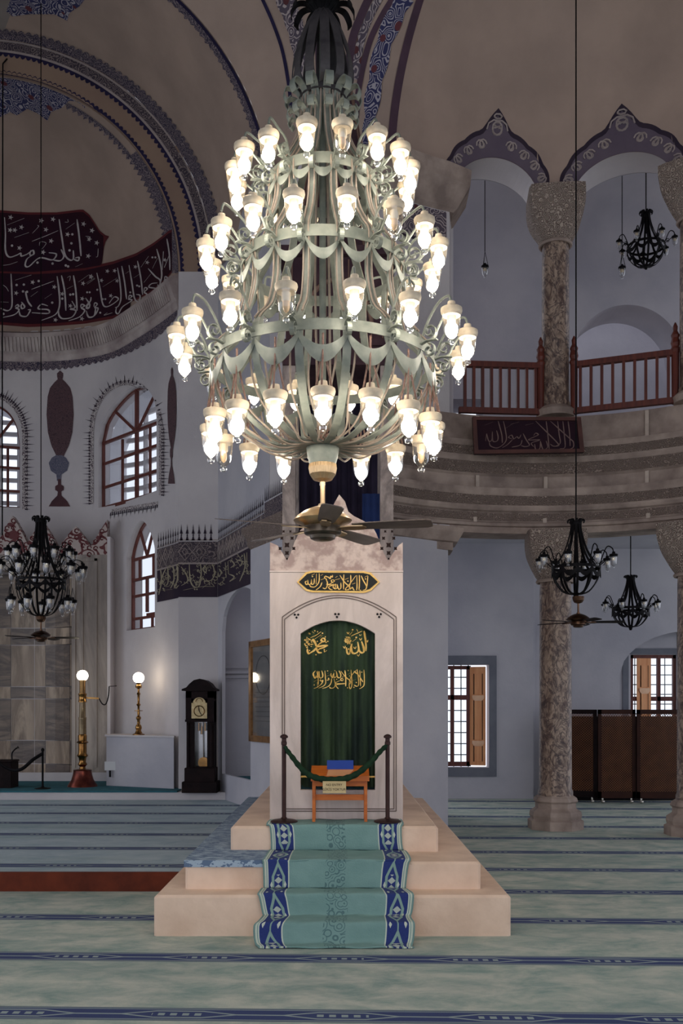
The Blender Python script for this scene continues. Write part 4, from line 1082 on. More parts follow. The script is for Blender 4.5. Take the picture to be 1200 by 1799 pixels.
# gold calligraphy plaque
plq = [(522, 1023), (530, 1014), (537, 1006), (548, 1003), (640, 1004), (652, 1007), (660, 1015), (667, 1023), (660, 1030), (652, 1038), (640, 1042), (548, 1041), (537, 1038), (530, 1031)]
WB().prism([(gX(x), gz(y)) for x, y in plq], lambda x, y, d: (x, GY-d, y), 0, .02).build('plaque_border', gold, mb_)
cxq = 594.5; cyq = 1022.5
pi_ = [(cxq+(x-cxq)*.952, cyq+(y-cyq)*.82) for x, y in plq]
po = WB().prism([(gX(x), gz(y)) for x, y in pi_], lambda x, y, d: (x, GY-.015-d, y), 0, .012).build('plaque_ground', simple('black_green_enamel', c3(44, 46, 44), c3(36, 38, 38), 6, .5), mb_)
A_ = [[(965, 150), (1000, 230), (1050, 320), (1040, 370), (990, 390)], [(1075, 155), (1065, 250), (1055, 330), (1020, 390), (940, 385)], [(1020, 180), (1070, 150)], [(935, 140), (938, 250), (930, 385)],
      [(895, 145), (895, 370), (850, 385), (820, 340), (790, 370), (780, 320)], [(880, 150), (800, 260), (740, 330), (710, 370), (740, 395), (775, 350), (740, 290)], [(620, 145), (690, 250), (770, 330), (770, 370), (720, 385)], [(795, 140), (795, 250), (770, 330)], [(685, 130), (680, 250), (680, 375)],
      [(635, 265), (635, 350), (600, 370), (575, 290)], [(575, 290), (575, 350), (540, 365), (510, 330), (550, 290), (540, 370)], [(510, 215), (480, 230), (500, 260), (530, 240), (510, 215)], [(530, 240), (470, 280), (430, 300), (530, 300), (440, 330), (460, 370), (500, 380)], [(405, 225), (420, 290), (390, 360), (340, 350)],
      [(330, 260), (300, 330), (230, 385)], [(500, 140), (500, 175), (470, 160), (465, 200), (430, 175), (410, 170), (385, 160), (370, 185), (400, 200)], [(285, 115), (280, 250), (220, 330), (150, 330), (130, 300)], [(240, 120), (235, 290)], [(205, 195), (200, 275), (165, 290), (160, 210)], [(160, 210), (150, 280), (110, 290), (100, 220)], [(100, 220), (95, 290), (70, 290), (60, 250), (90, 240)],
      [(310, 150), (345, 130)], [(310, 220), (380, 195)], [(545, 185), (580, 160)], [(540, 220), (620, 200)], [(700, 215), (760, 190)], [(160, 145), (210, 120)], [(820, 290), (870, 270)], [(250, 390), (310, 380)], [(420, 260), (400, 300)]]
d = Decal(bvh_of(po), .004); d.strokes([(2.0, s) for s in A_], 530, 995, 9.23, 2.0, .6); d.dots([(750, 240), (1035, 205), (175, 165), (290, 385), (265, 395), (515, 295), (400, 215)], 530, 995, 9.23, 1.3)
d.build('plaque_calligraphy', gold, mb_)
# stair body behind the gate and side walls
m = WB()
for k in range(11):
    y0 = 9.25+k*.2; m.box((-.55, y0, .76), (.46, 13.5, .98+k*.24)) if k == 10 else m.box((-.55, y0, .76), (.46, y0+.2, .98+k*.24))
m.build('stair', stone, mb_)
m = WB()
for xx in (-.6, .46): m.hexa([(xx, 9.19, .76), (xx+.06, 9.19, .76), (xx+.06, 13.4, .76), (xx, 13.4, .76), (xx, 9.19, 1.6), (xx+.06, 9.19, 1.6), (xx+.06, 13.4, 3.75), (xx, 13.4, 3.75)])
m.build('side_wall', mar_front, mb_)
# kiosk (canopy)
kY0, kY1 = 11.05, 12.45; kx0, kx1 = -.645, .565
for (x, y) in ((kx0+.065, kY0), (kx1-.065, kY0), (kx0+.07, kY1), (kx1-.08, kY1)):
    WB().box((x-.072, y-.072, 3.25), (x+.072, y+.072, 5.6)).build('kiosk_post', marble('kiosk_post_marble', c3(168, 152, 144), c3(110, 96, 92), c3(130, 116, 110), 2.5, (1, 1, .5), .7) if 'kiosk_post_marble' not in bpy.data.materials else bpy.data.materials['kiosk_post_marble'], mb_)
WB().box((kx0, kY0-.1, 3.2), (kx1, kY1+.1, 3.3)).build('kiosk_floor', wood_kiosk, mb_)
WB().box((kx0, kY0-.1, 5.55), (kx1, kY1+.1, 5.75)).build('kiosk_beam', wood_kiosk, mb_)
m = WB(); m.box((kx0-.04, kY0-.14, 5.75), (kx1+.04, kY1+.14, 5.82)); m.box((kx0+.03, kY0-.06, 5.82), (kx1-.03, kY1+.06, 6.75)); m.box((kx0-.04, kY0-.14, 6.75), (kx1+.04, kY1+.14, 6.85)); m.build('kiosk_parapet', wood_kiosk, mb_)
m = WB(); m.tube([(gc+.38*cos(pi*k/16), kY0-.075, 5.95+.55*sin(pi*k/16)) for k in range(17)], .025, 6)
for k in range(9): m.tube([(gc-.5+k*.125, kY0-.07, 5.85), (gc-.5+k*.125, kY0-.07, 6.72)], .008, 5)
m.build('kiosk_tracery', simple('worn_gilt_brown', c3(120, 92, 80), None, 5, .7), mb_)
m = WB(); m.lathe([(.66, 6.85), (.6, 6.95), (.42, 7.7), (.26, 8.5), (.12, 9.3), (.03, 9.8)], (gc, 11.75, 0), 12); m.build('cone_roof', wood_kiosk, mb_)
m = WB()
for k in range(12):
    a = 2*pi*k/12; m.tube([(gc+r*cos(a), 11.75+r*sin(a), z) for r, z in ((.665, 6.85), (.605, 6.95), (.425, 7.7), (.265, 8.5), (.125, 9.3))], .012, 5)
m.build('cone_rib', bpy.data.materials['worn_gilt_brown'], mb_)
m = WB(); n = 40
ring = [[(kx0+.12+(kx1-kx0-.24)*k/n, 12.3+.03*sin(k*1.3), z) for k in range(n+1)] for z in (3.3, 5.55)]
m.loft(ring, False, False); m.build('kiosk_dark_fill', kiosk_dark, mb_)  # dark sheet added to paint the shaded canopy interior
bc = thing('blue_cloth', 'small deep blue cloth hung inside the pulpit canopy, right side', 'cloth', (.3, 11.3, 3.3))
m = WB(); m.loft([[(.24+.2*k/8, 11.5+.012*sin(k*2), z) for k in range(9)] for z in (3.31, 4.25)], False, False); m.loft([[(.24+.2*k/8, 11.52+.012*sin(k*2), z) for k in range(9)] for z in (3.31, 4.25)], False, False); m.build('cloth', blue_cloth, bc)
# carpet strip laid over the middle step, left side
m = WB(); m.box((-1.27, 8.025, .541), (-.62, 8.6, .556)); m.box((-1.27, 8.6, .541), (-.96, 13.6, .556)); m.box((-1.27, 8.025, .50), (-.62, 8.039, .541))
tag(m.build('stair_side_carpet', stepc), 'blue patterned carpet strip on the left ledge of the pulpit steps', 'carpet')
# runner
rw0, rw1 = -.635, .545
path = [(8.96, .775), (8.75, .775), (8.60, .772), (8.575, .75), (8.57, .57), (8.54, .556), (8.06, .556), (8.015, .54), (8.0, .345), (7.97, .335), (7.77, .337), (7.745, .31), (7.735, .19), (7.70, .172), (7.52, .17), (7.49, .14), (7.47, .03), (7.40, .014), (7.37, .012)]
pts = catmull([(0, y, z) for y, z in path], 3)
m = bmesh.new(); uvl = m.loops.layers.uv.new('UV'); NX = 24; L = 0; rows = []; Ls = []
for i, p in enumerate(pts):
    if i: L += (p-pts[i-1]).length
    Ls.append(L); w = 1+.03*sin(i*.45); sh_ = .012*sin(i*.3)
    rows.append([m.verts.new((((rw0+rw1)/2+(k/NX-.5)*(rw1-rw0)*w*(.985 if i < 20 else 1)-sh_), p.y, p.z+.004*sin(k*.9+i))) for k in range(NX+1)])
for i in range(len(rows)-1):
    for k in range(NX):
        f = m.faces.new((rows[i][k], rows[i][k+1], rows[i+1][k+1], rows[i+1][k])); f.smooth = True
        for lp, (uu, vv) in zip(f.loops, ((k, i), (k+1, i), (k+1, i+1), (k, i+1))): lp[uvl].uv = (uu/NX, Ls[vv])
me = bpy.data.meshes.new('stair_runner'); m.to_mesh(me); m.free(); me.materials.append(runner_m)
ro_ = bpy.data.objects.new('stair_runner', me); C.objects.link(ro_)
sd = ro_.modifiers.new('thick', 'SOLIDIFY'); sd.thickness = .012; sd.offset = 0
tag(ro_, 'teal carpet runner with two navy interlaced borders draped down the pulpit steps', 'carpet')
WB().box((rw0+.02, 7.5, 0), (rw1-.02, 7.78, .16)).build('runner_step', stone, mb_)

# curtain in the doorway
cur = thing('velvet_curtain', 'dark green velvet curtain with gold embroidered calligraphy in the pulpit doorway', 'curtain', (gc, GY, .95))
m = WB(); NU, NV = 90, 40; rings = []
for j in range(NV+1):
    row = []
    for k in range(NU+1):
        f = k/NU; x = dx0-.005+(dx1-dx0+.01)*f; zt_ = doortop(min(max(x, dx0), dx1))+.01; zb_ = gz(1384); z = zb_+(zt_-zb_)*j/NV
        fold = (.012+.02*(1-j/NV))*(sin(f*31+.8*sin(j*.1))+.5*sin(f*57+1))
        row.append((x, GY+.07+fold, z))
    rings.append(row)
m.loft(rings, False, False); cb = m.build('cloth', velvet, cur, smooth=True, auto=80)
m = WB(); m.loft([[(dx0-.0+(dx1-dx0)*k/60, GY+.035+.03*(sin(k/60*31)*.5), gz(1365)+dz) for k in range(61)] for dz in (-.008, .008)], False, False); m.build('gold_trim', gold, cur)
WB().box((dx0, GY+.1, gz(1388)), (dx1, GY+.16, gz(1381))).build('under_hem', simple('teal_hem', c3(40, 70, 78), None, 5, .9), cur)
bcur = bvh_of(cb)
B_ = [(3.0, [(850, 480), (940, 520), (950, 610), (870, 625), (805, 570), (850, 480)]), (3.2, [(870, 630), (700, 740), (590, 840)]), (4, [(590, 840), (850, 800), (1080, 785)]), (3.2, [(1080, 785), (900, 870), (720, 930), (700, 980)]), (3.4, [(560, 860), (620, 1000), (700, 1070), (830, 1080)]), (3.2, [(450, 520), (540, 700), (580, 830)]), (3.6, [(580, 850), (480, 1000), (320, 1110), (250, 1050), (235, 920)]),
      (1.8, [(370, 480), (600, 350), (800, 230)]), (1.8, [(520, 520), (800, 350)]), (1.2, [(690, 520), (850, 370)]), (1.2, [(920, 960), (930, 1050), (1040, 980)]), (1.2, [(430, 220), (500, 290)]), (1.2, [(300, 330), (370, 320), (310, 280), (270, 310)])]
C_ = [(3.2, [(900, 190), (940, 450), (980, 750), (985, 1020)]), (3.2, [(810, 620), (880, 850), (900, 1000), (850, 1080), (760, 1050), (700, 950), (650, 640)]), (3.2, [(650, 640), (690, 900), (640, 1050), (540, 1110), (450, 1060), (420, 900), (440, 710)]), (2.8, [(440, 710), (370, 850), (330, 1080), (280, 1140), (220, 1080), (185, 860)]),
      (1.6, [(300, 370), (470, 220)]), (2, [(400, 410), (620, 300), (840, 200)]), (1.6, [(450, 640), (600, 510)]), (1.4, [(610, 130), (660, 230)]), (1.2, [(200, 240), (260, 320), (290, 230)]), (1.2, [(720, 490), (780, 570), (820, 480)]), (1.2, [(1010, 580), (1070, 650), (1090, 560)]), (1.2, [(510, 840), (560, 920), (590, 830)]), (1.2, [(70, 820), (130, 900), (150, 800)]), (1.2, [(620, 1150), (680, 1220), (720, 1120)]), (1.2, [(720, 340), (760, 380), (820, 340)])]
D_ = [[(1125, 80), (1135, 250), (1130, 400), (1080, 460), (1020, 480)], [(1040, 90), (1050, 250), (1060, 430)], [(930, 110), (1040, 230), (1110, 340)], [(980, 70), (1000, 200), (1010, 380), (980, 430), (930, 400)], [(970, 90), (900, 180), (850, 270), (820, 350), (840, 380), (860, 330), (760, 250), (640, 110)], [(870, 80), (885, 250), (890, 400), (860, 480), (820, 440), (810, 370)],
      [(730, 90), (745, 250), (745, 430)], [(610, 100), (640, 180), (630, 240), (590, 240), (560, 110)], [(560, 110), (575, 200), (540, 240), (500, 230), (500, 140)], [(500, 140), (470, 200), (460, 250), (430, 200), (430, 150)], [(690, 270), (650, 260), (640, 300), (680, 310), (690, 270)], [(640, 300), (540, 370), (730, 370), (560, 400), (600, 480)], [(500, 260), (540, 380), (510, 450), (430, 470), (400, 440)], [(440, 260), (430, 350), (380, 430), (260, 475)],
      [(310, 100), (320, 250), (325, 360), (270, 430), (180, 470)], [(240, 280), (220, 300), (250, 320), (270, 300), (250, 370), (200, 420), (70, 475)], [(250, 100), (270, 200), (250, 250), (210, 240), (200, 110)], [(165, 100), (175, 250), (178, 400)], [(130, 110), (150, 200), (130, 250)], [(100, 100), (60, 160), (90, 260), (120, 200)], [(140, 340), (150, 450)], [(350, 300), (390, 290), (380, 250)],
      (.8, [(340, 220), (410, 190)]), (.8, [(780, 180), (840, 150)]), (.8, [(370, 160), (450, 110)]), (.8, [(900, 310), (960, 280)]), (.8, [(70, 330), (140, 290)])]
d = Decal(bcur, .006); B_ = [(a*1.15, b) for a, b in B_]; C_ = [(a*1.15, b) for a, b in C_]
d.strokes(B_, 530, 1100, 23.07, 2.4, .5); d.strokes(C_, 600, 1100, 23.07, 2.4, .5); d.strokes(D_, 545, 1170, 12, 2.0, .55)
d.dots([(520, 190), (630, 230), (850, 290), (970, 440), (1070, 620), (620, 620), (920, 960), (560, 1160), (340, 990), (1000, 660)], 530, 1100, 23.07, 1.3)
d.dots([(470, 150), (600, 460), (270, 930)], 600, 1100, 23.07, 1.5)
for (x, y, a, b_, x0, sc_) in ((270, 660, 185, 240, 530, 23.07), (245, 590, 160, 160, 600, 23.07)):
    for q in range(46):
        rr = sqrt(random.random()); t = random.random()*2*pi
        xx = x+a*rr*cos(t); yy = y+b_*rr*sin(t)
        d.strokes([(1.3, [(xx-22, yy-12), (xx+5, yy+14), (xx+26, yy-8)])], x0, 1100, sc_, 1.3)
d.dots([(1085, 130), (825, 210), (570, 280), (75, 400), (525, 440), (780, 460), (930, 450), (965, 350), (790, 95), (530, 100), (370, 105), (685, 230)], 545, 1170, 12, 1.0)
d.build('gold_calligraphy', gold, cur)

# lectern table in front
TY = 8.86; tX = lambda px: (px-600)/F*TY; tZ = lambda py: EYE+(HZ-py)/F*TY
tb = thing('lectern_table', 'small orange varnished wooden table in front of the green curtain', 'table', (tX(597), TY, .78))
zf = .785
def lg(x, y): return WB().box((x-.013, y-.013, zf), (x+.013, y+.013, tZ(1368))).build('leg', wood_orange, tb)
for x in (tX(552), tX(642)):
    for y in (TY-.13, TY+.06): lg(x, y)
m = WB(); m.hexa([(tX(547), TY-.16, tZ(1366)), (tX(648), TY-.16, tZ(1366)), (tX(648), TY+.09, tZ(1350)), (tX(547), TY+.09, tZ(1350)), (tX(547), TY-.16, tZ(1362)), (tX(648), TY-.16, tZ(1362)), (tX(648), TY+.09, tZ(1346)), (tX(547), TY+.09, tZ(1346))]); m.build('sloping_top', wood_orange, tb)
m = WB(); m.box((tX(552), TY-.14, tZ(1379)), (tX(642), TY-.12, tZ(1368))); m.build('apron', wood_orange, tb)
m = WB(); m.box((tX(552), TY-.1, tZ(1404)), (tX(642), TY-.085, tZ(1394))); m.build('stretcher', wood_orange, tb)
WB().box((tX(547), TY-.17, tZ(1370)), (tX(648), TY-.155, tZ(1361))).build('front_lip', wood_orange, tb)
m = WB(); m.hexa([(tX(574.5), TY-.01, tZ(1359)), (tX(621), TY-.01, tZ(1359)), (tX(621), TY-.005, tZ(1359)), (tX(574.5), TY-.005, tZ(1359)), (tX(574.5), TY+.03, tZ(1336)), (tX(621), TY+.03, tZ(1336)), (tX(621), TY+.036, tZ(1336)), (tX(574.5), TY+.036, tZ(1336))])
tag(m.build('blue_card', blue_card), 'plain bright blue card propped up on the orange lectern table', 'card')
m = WB(); q = [(576, 1364.5, -.15), (612, 1364.5, -.15), (621, 1357, -.02), (580, 1357, -.02)]
m.hexa([(tX(574), TY-.145, tZ(1362)-.001+.004), (tX(611), TY-.145, tZ(1362)+.003), (tX(621), TY-.02, tZ(1353.5)+.003), (tX(577), TY-.02, tZ(1353.5)+.003), (tX(574), TY-.145, tZ(1362)+.008), (tX(611), TY-.145, tZ(1362)+.008), (tX(621), TY-.02, tZ(1353.5)+.008), (tX(577), TY-.02, tZ(1353.5)+.008)])
tag(m.build('paper_sheet', paper), 'peach coloured sheet lying on the lectern table before the blue card', 'paper')
# stanchions
SY = 8.72
def stanchion(px, label, grp, Y=SY, z0=.785, h=.75, r=.02):
    x = (px-600)/F*Y; t = thing('stanchion_post', label, 'stanchion', (x, Y, z0), grp)
    MB().lathe([(.12, 0), (.12, .008), (.10, .018), (.03, .03), (.022, .04)], n=28).build('base', post_m, t, smooth=True)
    MB().lathe([(r*.95, .03), (r*.95, h-.08), (r*1.25, h-.075), (r*1.25, h-.05), (r, h-.045), (r, h-.02)], n=16).build('pole', post_m, t, smooth=True)
    MB().lathe([(r, h-.02), (r*1.7, h-.015), (r*1.75, h), (r*1.2, h+.01), (r*.3, h+.018)], n=18).build('cap', post_m, t, smooth=True)
    return t
stanchion(499, 'brown metal stanchion standing left of the orange lectern table', 'pulpit stanchions')
stanchion(681, 'brown metal stanchion standing right of the orange lectern table', 'pulpit stanchions')
sX = lambda px: (px-600)/F*SY; sZ = lambda py: EYE+(HZ-py)/F*SY
sag = [(500, 1312, 0), (514, 1330, -.02), (535, 1355, -.04), (558, 1367, -.05), (588, 1370, -.05), (618, 1364, -.05), (645, 1345, -.04), (666, 1322, -.02), (680, 1309, 0)]
m = WB(); p_ = catmull([(sX(x), SY-.16*sin(pi*k/8), EYE+(HZ-y)/F*(SY-.16*sin(pi*k/8))) for k, (x, y, _) in enumerate(sag)], 8); m.tube(p_, [.018+.010*sin(pi*k/(len(p_)-1))+.003*sin(k*1.7) for k in range(len(p_))], 10)
rp_ = thing('barrier_rope', 'green cloth covered rope sagging between the two brown stanchions', 'rope', (sX(590), SY-.16, 1.1)); m.build('rope', rope_green, rp_, smooth=True)
NY = SY-.20; m = WB(); nX = lambda px: (px-600)/F*NY; nZ = lambda py: EYE+(HZ-py)/F*NY
sg = thing('notice_plate', 'small brass notice plate with two lines of text hanging from the green rope', 'sign', (nX(587.5), NY, nZ(1394)))
sb = WB().cbox((nX(567), NY, nZ(1393.5)), (nX(608), NY+.006, nZ(1372.5)), .001).build('plate', sign_m, sg)
def text(body, size, loc, mat, par, name='lettering'):
    cu = bpy.data.curves.new(name, 'FONT'); cu.body = body; cu.size = size; cu.align_x = 'CENTER'; cu.align_y = 'CENTER'; cu.extrude = .0008
    o = bpy.data.objects.new(name, cu); C.objects.link(o); dg = bpy.context.evaluated_depsgraph_get(); me = bpy.data.meshes.new_from_object(o.evaluated_get(dg))
    bpy.data.objects.remove(o); me.materials.clear(); me.materials.append(mat)
    w = bpy.data.objects.new(name, me); C.objects.link(w); w.rotation_euler = (pi/2, 0, 0); w.parent = par; w.location = Vector(loc)-MB.rootloc(par); return w
tx = simple('engraved_dark', c3(60, 46, 34), None, 4, .8)
text('NO ENTRY', .028, (nX(587), NY-.001, nZ(1379)), tx, sg); text('GİRİŞ YOKTUR', .028, (nX(587), NY-.001, nZ(1387)), tx, sg)

# ================================================================ GREAT CHANDELIER
CHX, CHY = -.1226, 6.5
def spiral(r0, z0, R, turns, a0, sgn=1, n=28, end=.2):
    return [(r0+R*(1-(1-end)*k/n)*cos(a0+sgn*turns*2*pi*k/n), z0+R*(1-(1-end)*k/n)*sin(a0+sgn*turns*2*pi*k/n)) for k in range(n+1)]
def cup_mats(lit): return bulb_on if lit else bulb_off
# lamp meshes are shared by all the cups
def mesh_of(mb, name, mat, smooth=True):
    o = mb.build(name, mat, None, smooth=smooth); me = o.data; bpy.data.objects.remove(o); return me
def lampset(k=1.0, dark=False, lite=False):
    q = lambda pr_: [(r*k, z*k) for r, z in pr_]
    n = 12 if lite else 20
    cap = mesh_of(MB().lathe(q([(.010, .052), (.022, .05), (.026, .024), (.03, .018), (.058, .014), (.064, .01), (.066, -.004), (.062, -.020), (.056, -.026), (.055, -.036), (.052, -.037)]), n=n), 'cup_rim', iron_dark if dark else cream)
    gls = mesh_of(MB().lathe(q([(.056, -.03), (.054, -.06), (.051, -.10), (.043, -.14), (.022, -.165), (.012, -.172), (.019, -.18), (.021, -.19), (.017, -.202), (.003, -.208)]), n=n, caps=False), 'lamp_cup', glass_cup)
    sock = mesh_of(MB().lathe(q([(.024, -.01), (.027, -.03), (.027, -.078), (.022, -.086)]), n=n), 'lamp_socket', ceram)
    bl = MB().lathe(q([(.020, -.082), (.030, -.088), (.037, -.102), (.039, -.118), (.035, -.138), (.022, -.158), (.002, -.168)]), n=n)
    return cap, gls, sock, mesh_of(bl, 'bulb', bulb_on), mesh_of(MB().lathe(q([(.016, -.06), (.02, -.07), (.02, -.12), (.014, -.14), (.002, -.15)]), n=n), 'bulb', bulb_grey if dark else bulb_off)
LS = lampset(1.0)
def link(name, me, par, loc=(0, 0, 0), rz=0):
    o = bpy.data.objects.new(name, me); C.objects.link(o); o.parent = par; o.location = loc; o.rotation_euler.z = rz; return o
def put_lamp(par, loc, S_, lit):
    g = link('lamp_cup', S_[1], par, loc)
    link('cup_rim', S_[0], g); link('lamp_socket', S_[2], g); link('bulb', S_[3] if lit else S_[4], g); return g
ch = thing('chandelier', 'huge tiered grey-green iron chandelier with dozens of lit glass lamps, centre', 'chandelier', (CHX, CHY, 3.37))
Z = lambda z: z-3.37
ribp = catmull([(.09, 3.49, 0), (.3, 3.485, 0), (.5, 3.56, 0), (.64, 3.7, 0), (.71, 3.86, 0), (.715, 4.05, 0), (.66, 4.14, 0), (.56, 4.24, 0), (.505, 4.42, 0), (.50, 4.58, 0), (.515, 4.70, 0), (.45, 4.79, 0), (.37, 4.92, 0), (.335, 5.06, 0), (.335, 5.2, 0), (.27, 5.30, 0), (.18, 5.46, 0), (.14, 5.62, 0), (.125, 5.76, 0)], 5)
ribmesh = mesh_of(MB().strap([(p.x, Z(p.y)) for p in ribp], .05, .008, 0), 'rib', iron_green, False)
wire = MB()
for off in (-.018, .016): wire.tube([(p.x+.014, off, Z(p.y)) for p in ribp[28:]], .006, 5)
for off, dz in ((-.06, .014), (.05, -.012)): wire.tube([(p.x*.98, off*min(1, p.x/.4)+.012*sin(p.x*18), Z(p.y)+dz+.012*sin(p.x*14)) for p in ribp[:22]], .0065, 5)
wiremesh = mesh_of(wire, 'wire', cable_m)
PH = -90+1.2
rang = [radians(PH+11.25+22.5*k) for k in range(16)]
for a in rang:
    r_ = link('rib', ribmesh, ch, (0, 0, 0), a); link('wire', wiremesh, r_)
def ringband(R, z, h, th=.006, n=96):
    m = MB(); rings = []
    for k in range(n):
        a = 2*pi*k/n; rings.append([((R+o)*cos(a), (R+o)*sin(a), Z(zz)) for o, zz in ((0, z-h/2), (th, z-h/2), (th, z+h/2), (0, z+h/2))])
    rings.append(rings[0]); m.loft(rings, True, False); return m
for R, z, h in ((.345, 5.19, .07), (.525, 4.655, .07), (.725, 4.015, .065)): ringband(R, z, h).build('ring', iron_green, ch, smooth=True)
ringband(.135, 5.76, .035, .02).build('neck_ring', iron_verd, ch, smooth=True)
def swagmesh(R, z, dip, w):
    m = MB(); rings = []; n = 16
    for k in range(n+1):
        f = k/n; a = radians(22.5)*(f-.5); zz = z-dip*sin(pi*f)**.8; ww = w*(.45+.55*sin(pi*f)); rr = R+.012*sin(pi*f)
        rings.append([((rr+o)*cos(a), (rr+o)*sin(a), Z(q)) for o, q in ((0, zz-ww), (.006, zz-ww), (.006, zz), (0, zz))])
    m.loft(rings); return mesh_of(m, 'swag', iron_green, False)
for (R, z, dip, w) in ((.345, 5.165, .045, .055), (.525, 4.625, .085, .065), (.722, 3.985, .095, .10)):
    sm_ = swagmesh(R, z, dip, w)
    for k in range(16): link('swag', sm_, ch, (0, 0, 0), radians(PH+22.5*k))
def armmesh(r0, z0, r1, ztop, s=1.0):
    m = MB()
    # strap out from the ring, scrolls, and a gooseneck wire that carries the cup from above
    m.strap([(r0, Z(z0)), (r0+.05, Z(z0+.015)), (r0+(r1-r0)*.55, Z(z0+.01))], .028, .006, 0)
    m.strap([(p[0], Z(p[1])) for p in spiral(r0+.07*s, z0+.065*s, .05*s, 1.4, -pi/2, 1)], .03, .005, 0)
    m.strap([(p[0], Z(p[1])) for p in spiral(r0+.065*s, z0-.045*s, .042*s, 1.4, pi/2, -1)], .028, .005, 0)
    g = catmull([(r0+.02, z0+.05, 0), (r0+.06, z0+.14*s+.0, 0), (r0+(r1-r0)*.6, ztop+.075, 0), (r1-.02, ztop+.10, 0), (r1, ztop+.05, 0)], 7)
    m.tube([(p.x, 0, Z(p.y)) for p in g], .008, 6)
    m.tube([(r0+(r1-r0)*.4, 0, Z(z0+.01)), (r1-.05, 0, Z(ztop-.01))], .007, 5)
    return mesh_of(m, 'lamp_arm', iron_green, False)
random.seed(5)
levels = [(.345, 5.17, .575, 5.265, (0, 6, 10)), (.525, 4.64, .755, 4.755, (1, 9)), (.725, 4.01, .94, 4.165, (15, 5, 10))]
for li, (r0, z0, r1, zt_, off) in enumerate(levels):
    am = armmesh(r0, z0, r1, zt_)
    for k in range(16):
        a = rang[k]+random.uniform(-.03, .03)
        link('lamp_arm', am, ch, (0, 0, 0), a)
        dz = random.uniform(-.02, .012)
        put_lamp(ch, (r1*cos(a), r1*sin(a), Z(zt_)+dz), LS, k not in off)
chm = MB(); 
for k in range(3):
    a = 2*pi*k/3+.4; p0 = Vector((0, 0, .24)); p1 = Vector((.055*cos(a), .055*sin(a), .0))
    chm.tube([p0, p1], .0055, 5)
chm.tube([(0, 0, .24), (0, 0, .3)], .006, 5)
chmesh = mesh_of(chm, 'hanging_chain', chain_m, False)
for k in range(16):
    a = radians(PH+22.5*k); zz = 3.62+random.uniform(-.012, .012)
    g = put_lamp(ch, (.728*cos(a), .728*sin(a), Z(zz)), LS, k not in (5, 11)); g.scale = (1.12, 1.12, 1.12); link('hanging_chain', chmesh, g)
# centre pole, hub, crown
MB().lathe([(.022, 0), (.022, 2.75), (.02, 3.0)], (0, 0, .1), 12).build('centre_pole', iron_green, ch, smooth=True)
m = MB(); m.tube([(.05, 0, .2), (.045, .01, 1.0), (.03, 0, 1.9), (.02, 0, 2.6)], .009, 6); m.tube([(-.03, .02, .2), (-.05, .01, 1.2), (-.03, 0, 2.4)], .008, 6); m.build('supply_cable', cable_m, ch)
MB().lathe([(.085, 0), (.1, .06), (.108, .11), (.104, .118), (.05, .12)], (0, 0, .0), 32).build('hub', iron_green, ch, smooth=True)
m = MB()
for k in range(60):
    a = random.random()*6.28; r_ = .04*sqrt(random.random()); z = .14+random.random()*.1; m.tube([(r_*cos(a), r_*sin(a), z), (r_*cos(a+1), r_*sin(a+1), z+.02), (r_*cos(a+2), r_*sin(a+2), z-.01)], .004, 4)
m.build('coiled_wire', chain_m, ch)
bellp = catmull([(.135, 5.78, 0), (.19, 5.84, 0), (.195, 5.94, 0), (.165, 6.08, 0), (.11, 6.22, 0), (.06, 6.30, 0), (.04, 6.33, 0)], 5)
bm_ = mesh_of(MB().strap([(p.x, Z(p.y)) for p in bellp], .06, .008, 0), 'crown_rib', iron_verd, False)
cs = MB(); cs.strap([(p[0], Z(p[1])) for p in catmull([(.125, 5.70, 0), (.17, 5.78, 0), (.235, 5.80, 0), (.255, 5.76, 0), (.235, 5.72, 0), (.215, 5.745, 0)], 5)], .05, .006, 0)
cs.strap([(p[0], Z(p[1])) for p in catmull([(.125, 5.6, 0), (.17, 5.65, 0), (.22, 5.66, 0), (.235, 5.63, 0), (.22, 5.60, 0), (.2, 5.62, 0)], 5)], .045, .006, 0)
csm = mesh_of(cs, 'crown_scroll', iron_green, False)
lf = MB(); lf.strap([(p[0], Z(p[1])) for p in catmull([(.03, 6.28, 0), (.09, 6.37, 0), (.16, 6.38, 0), (.2, 6.33, 0), (.205, 6.29, 0)], 5)], .05, .006, 0)
lfm = mesh_of(lf, 'crown_leaf', iron_dark, False)
for k in range(12): link('crown_rib', bm_, ch, (0, 0, 0), 2*pi*k/12+.1); link('crown_scroll', csm, ch, (0, 0, 0), 2*pi*k/12+.2); link('crown_leaf', lfm, ch, (0, 0, 0), 2*pi*k/12)
m = MB(); m.lathe([(.05, Z(6.30)), (.06, Z(6.40)), (.03, Z(6.5)), (.012, Z(6.6)), (.012, Z(12.5))], n=10); m.build('suspension', iron_dark, ch, smooth=True)

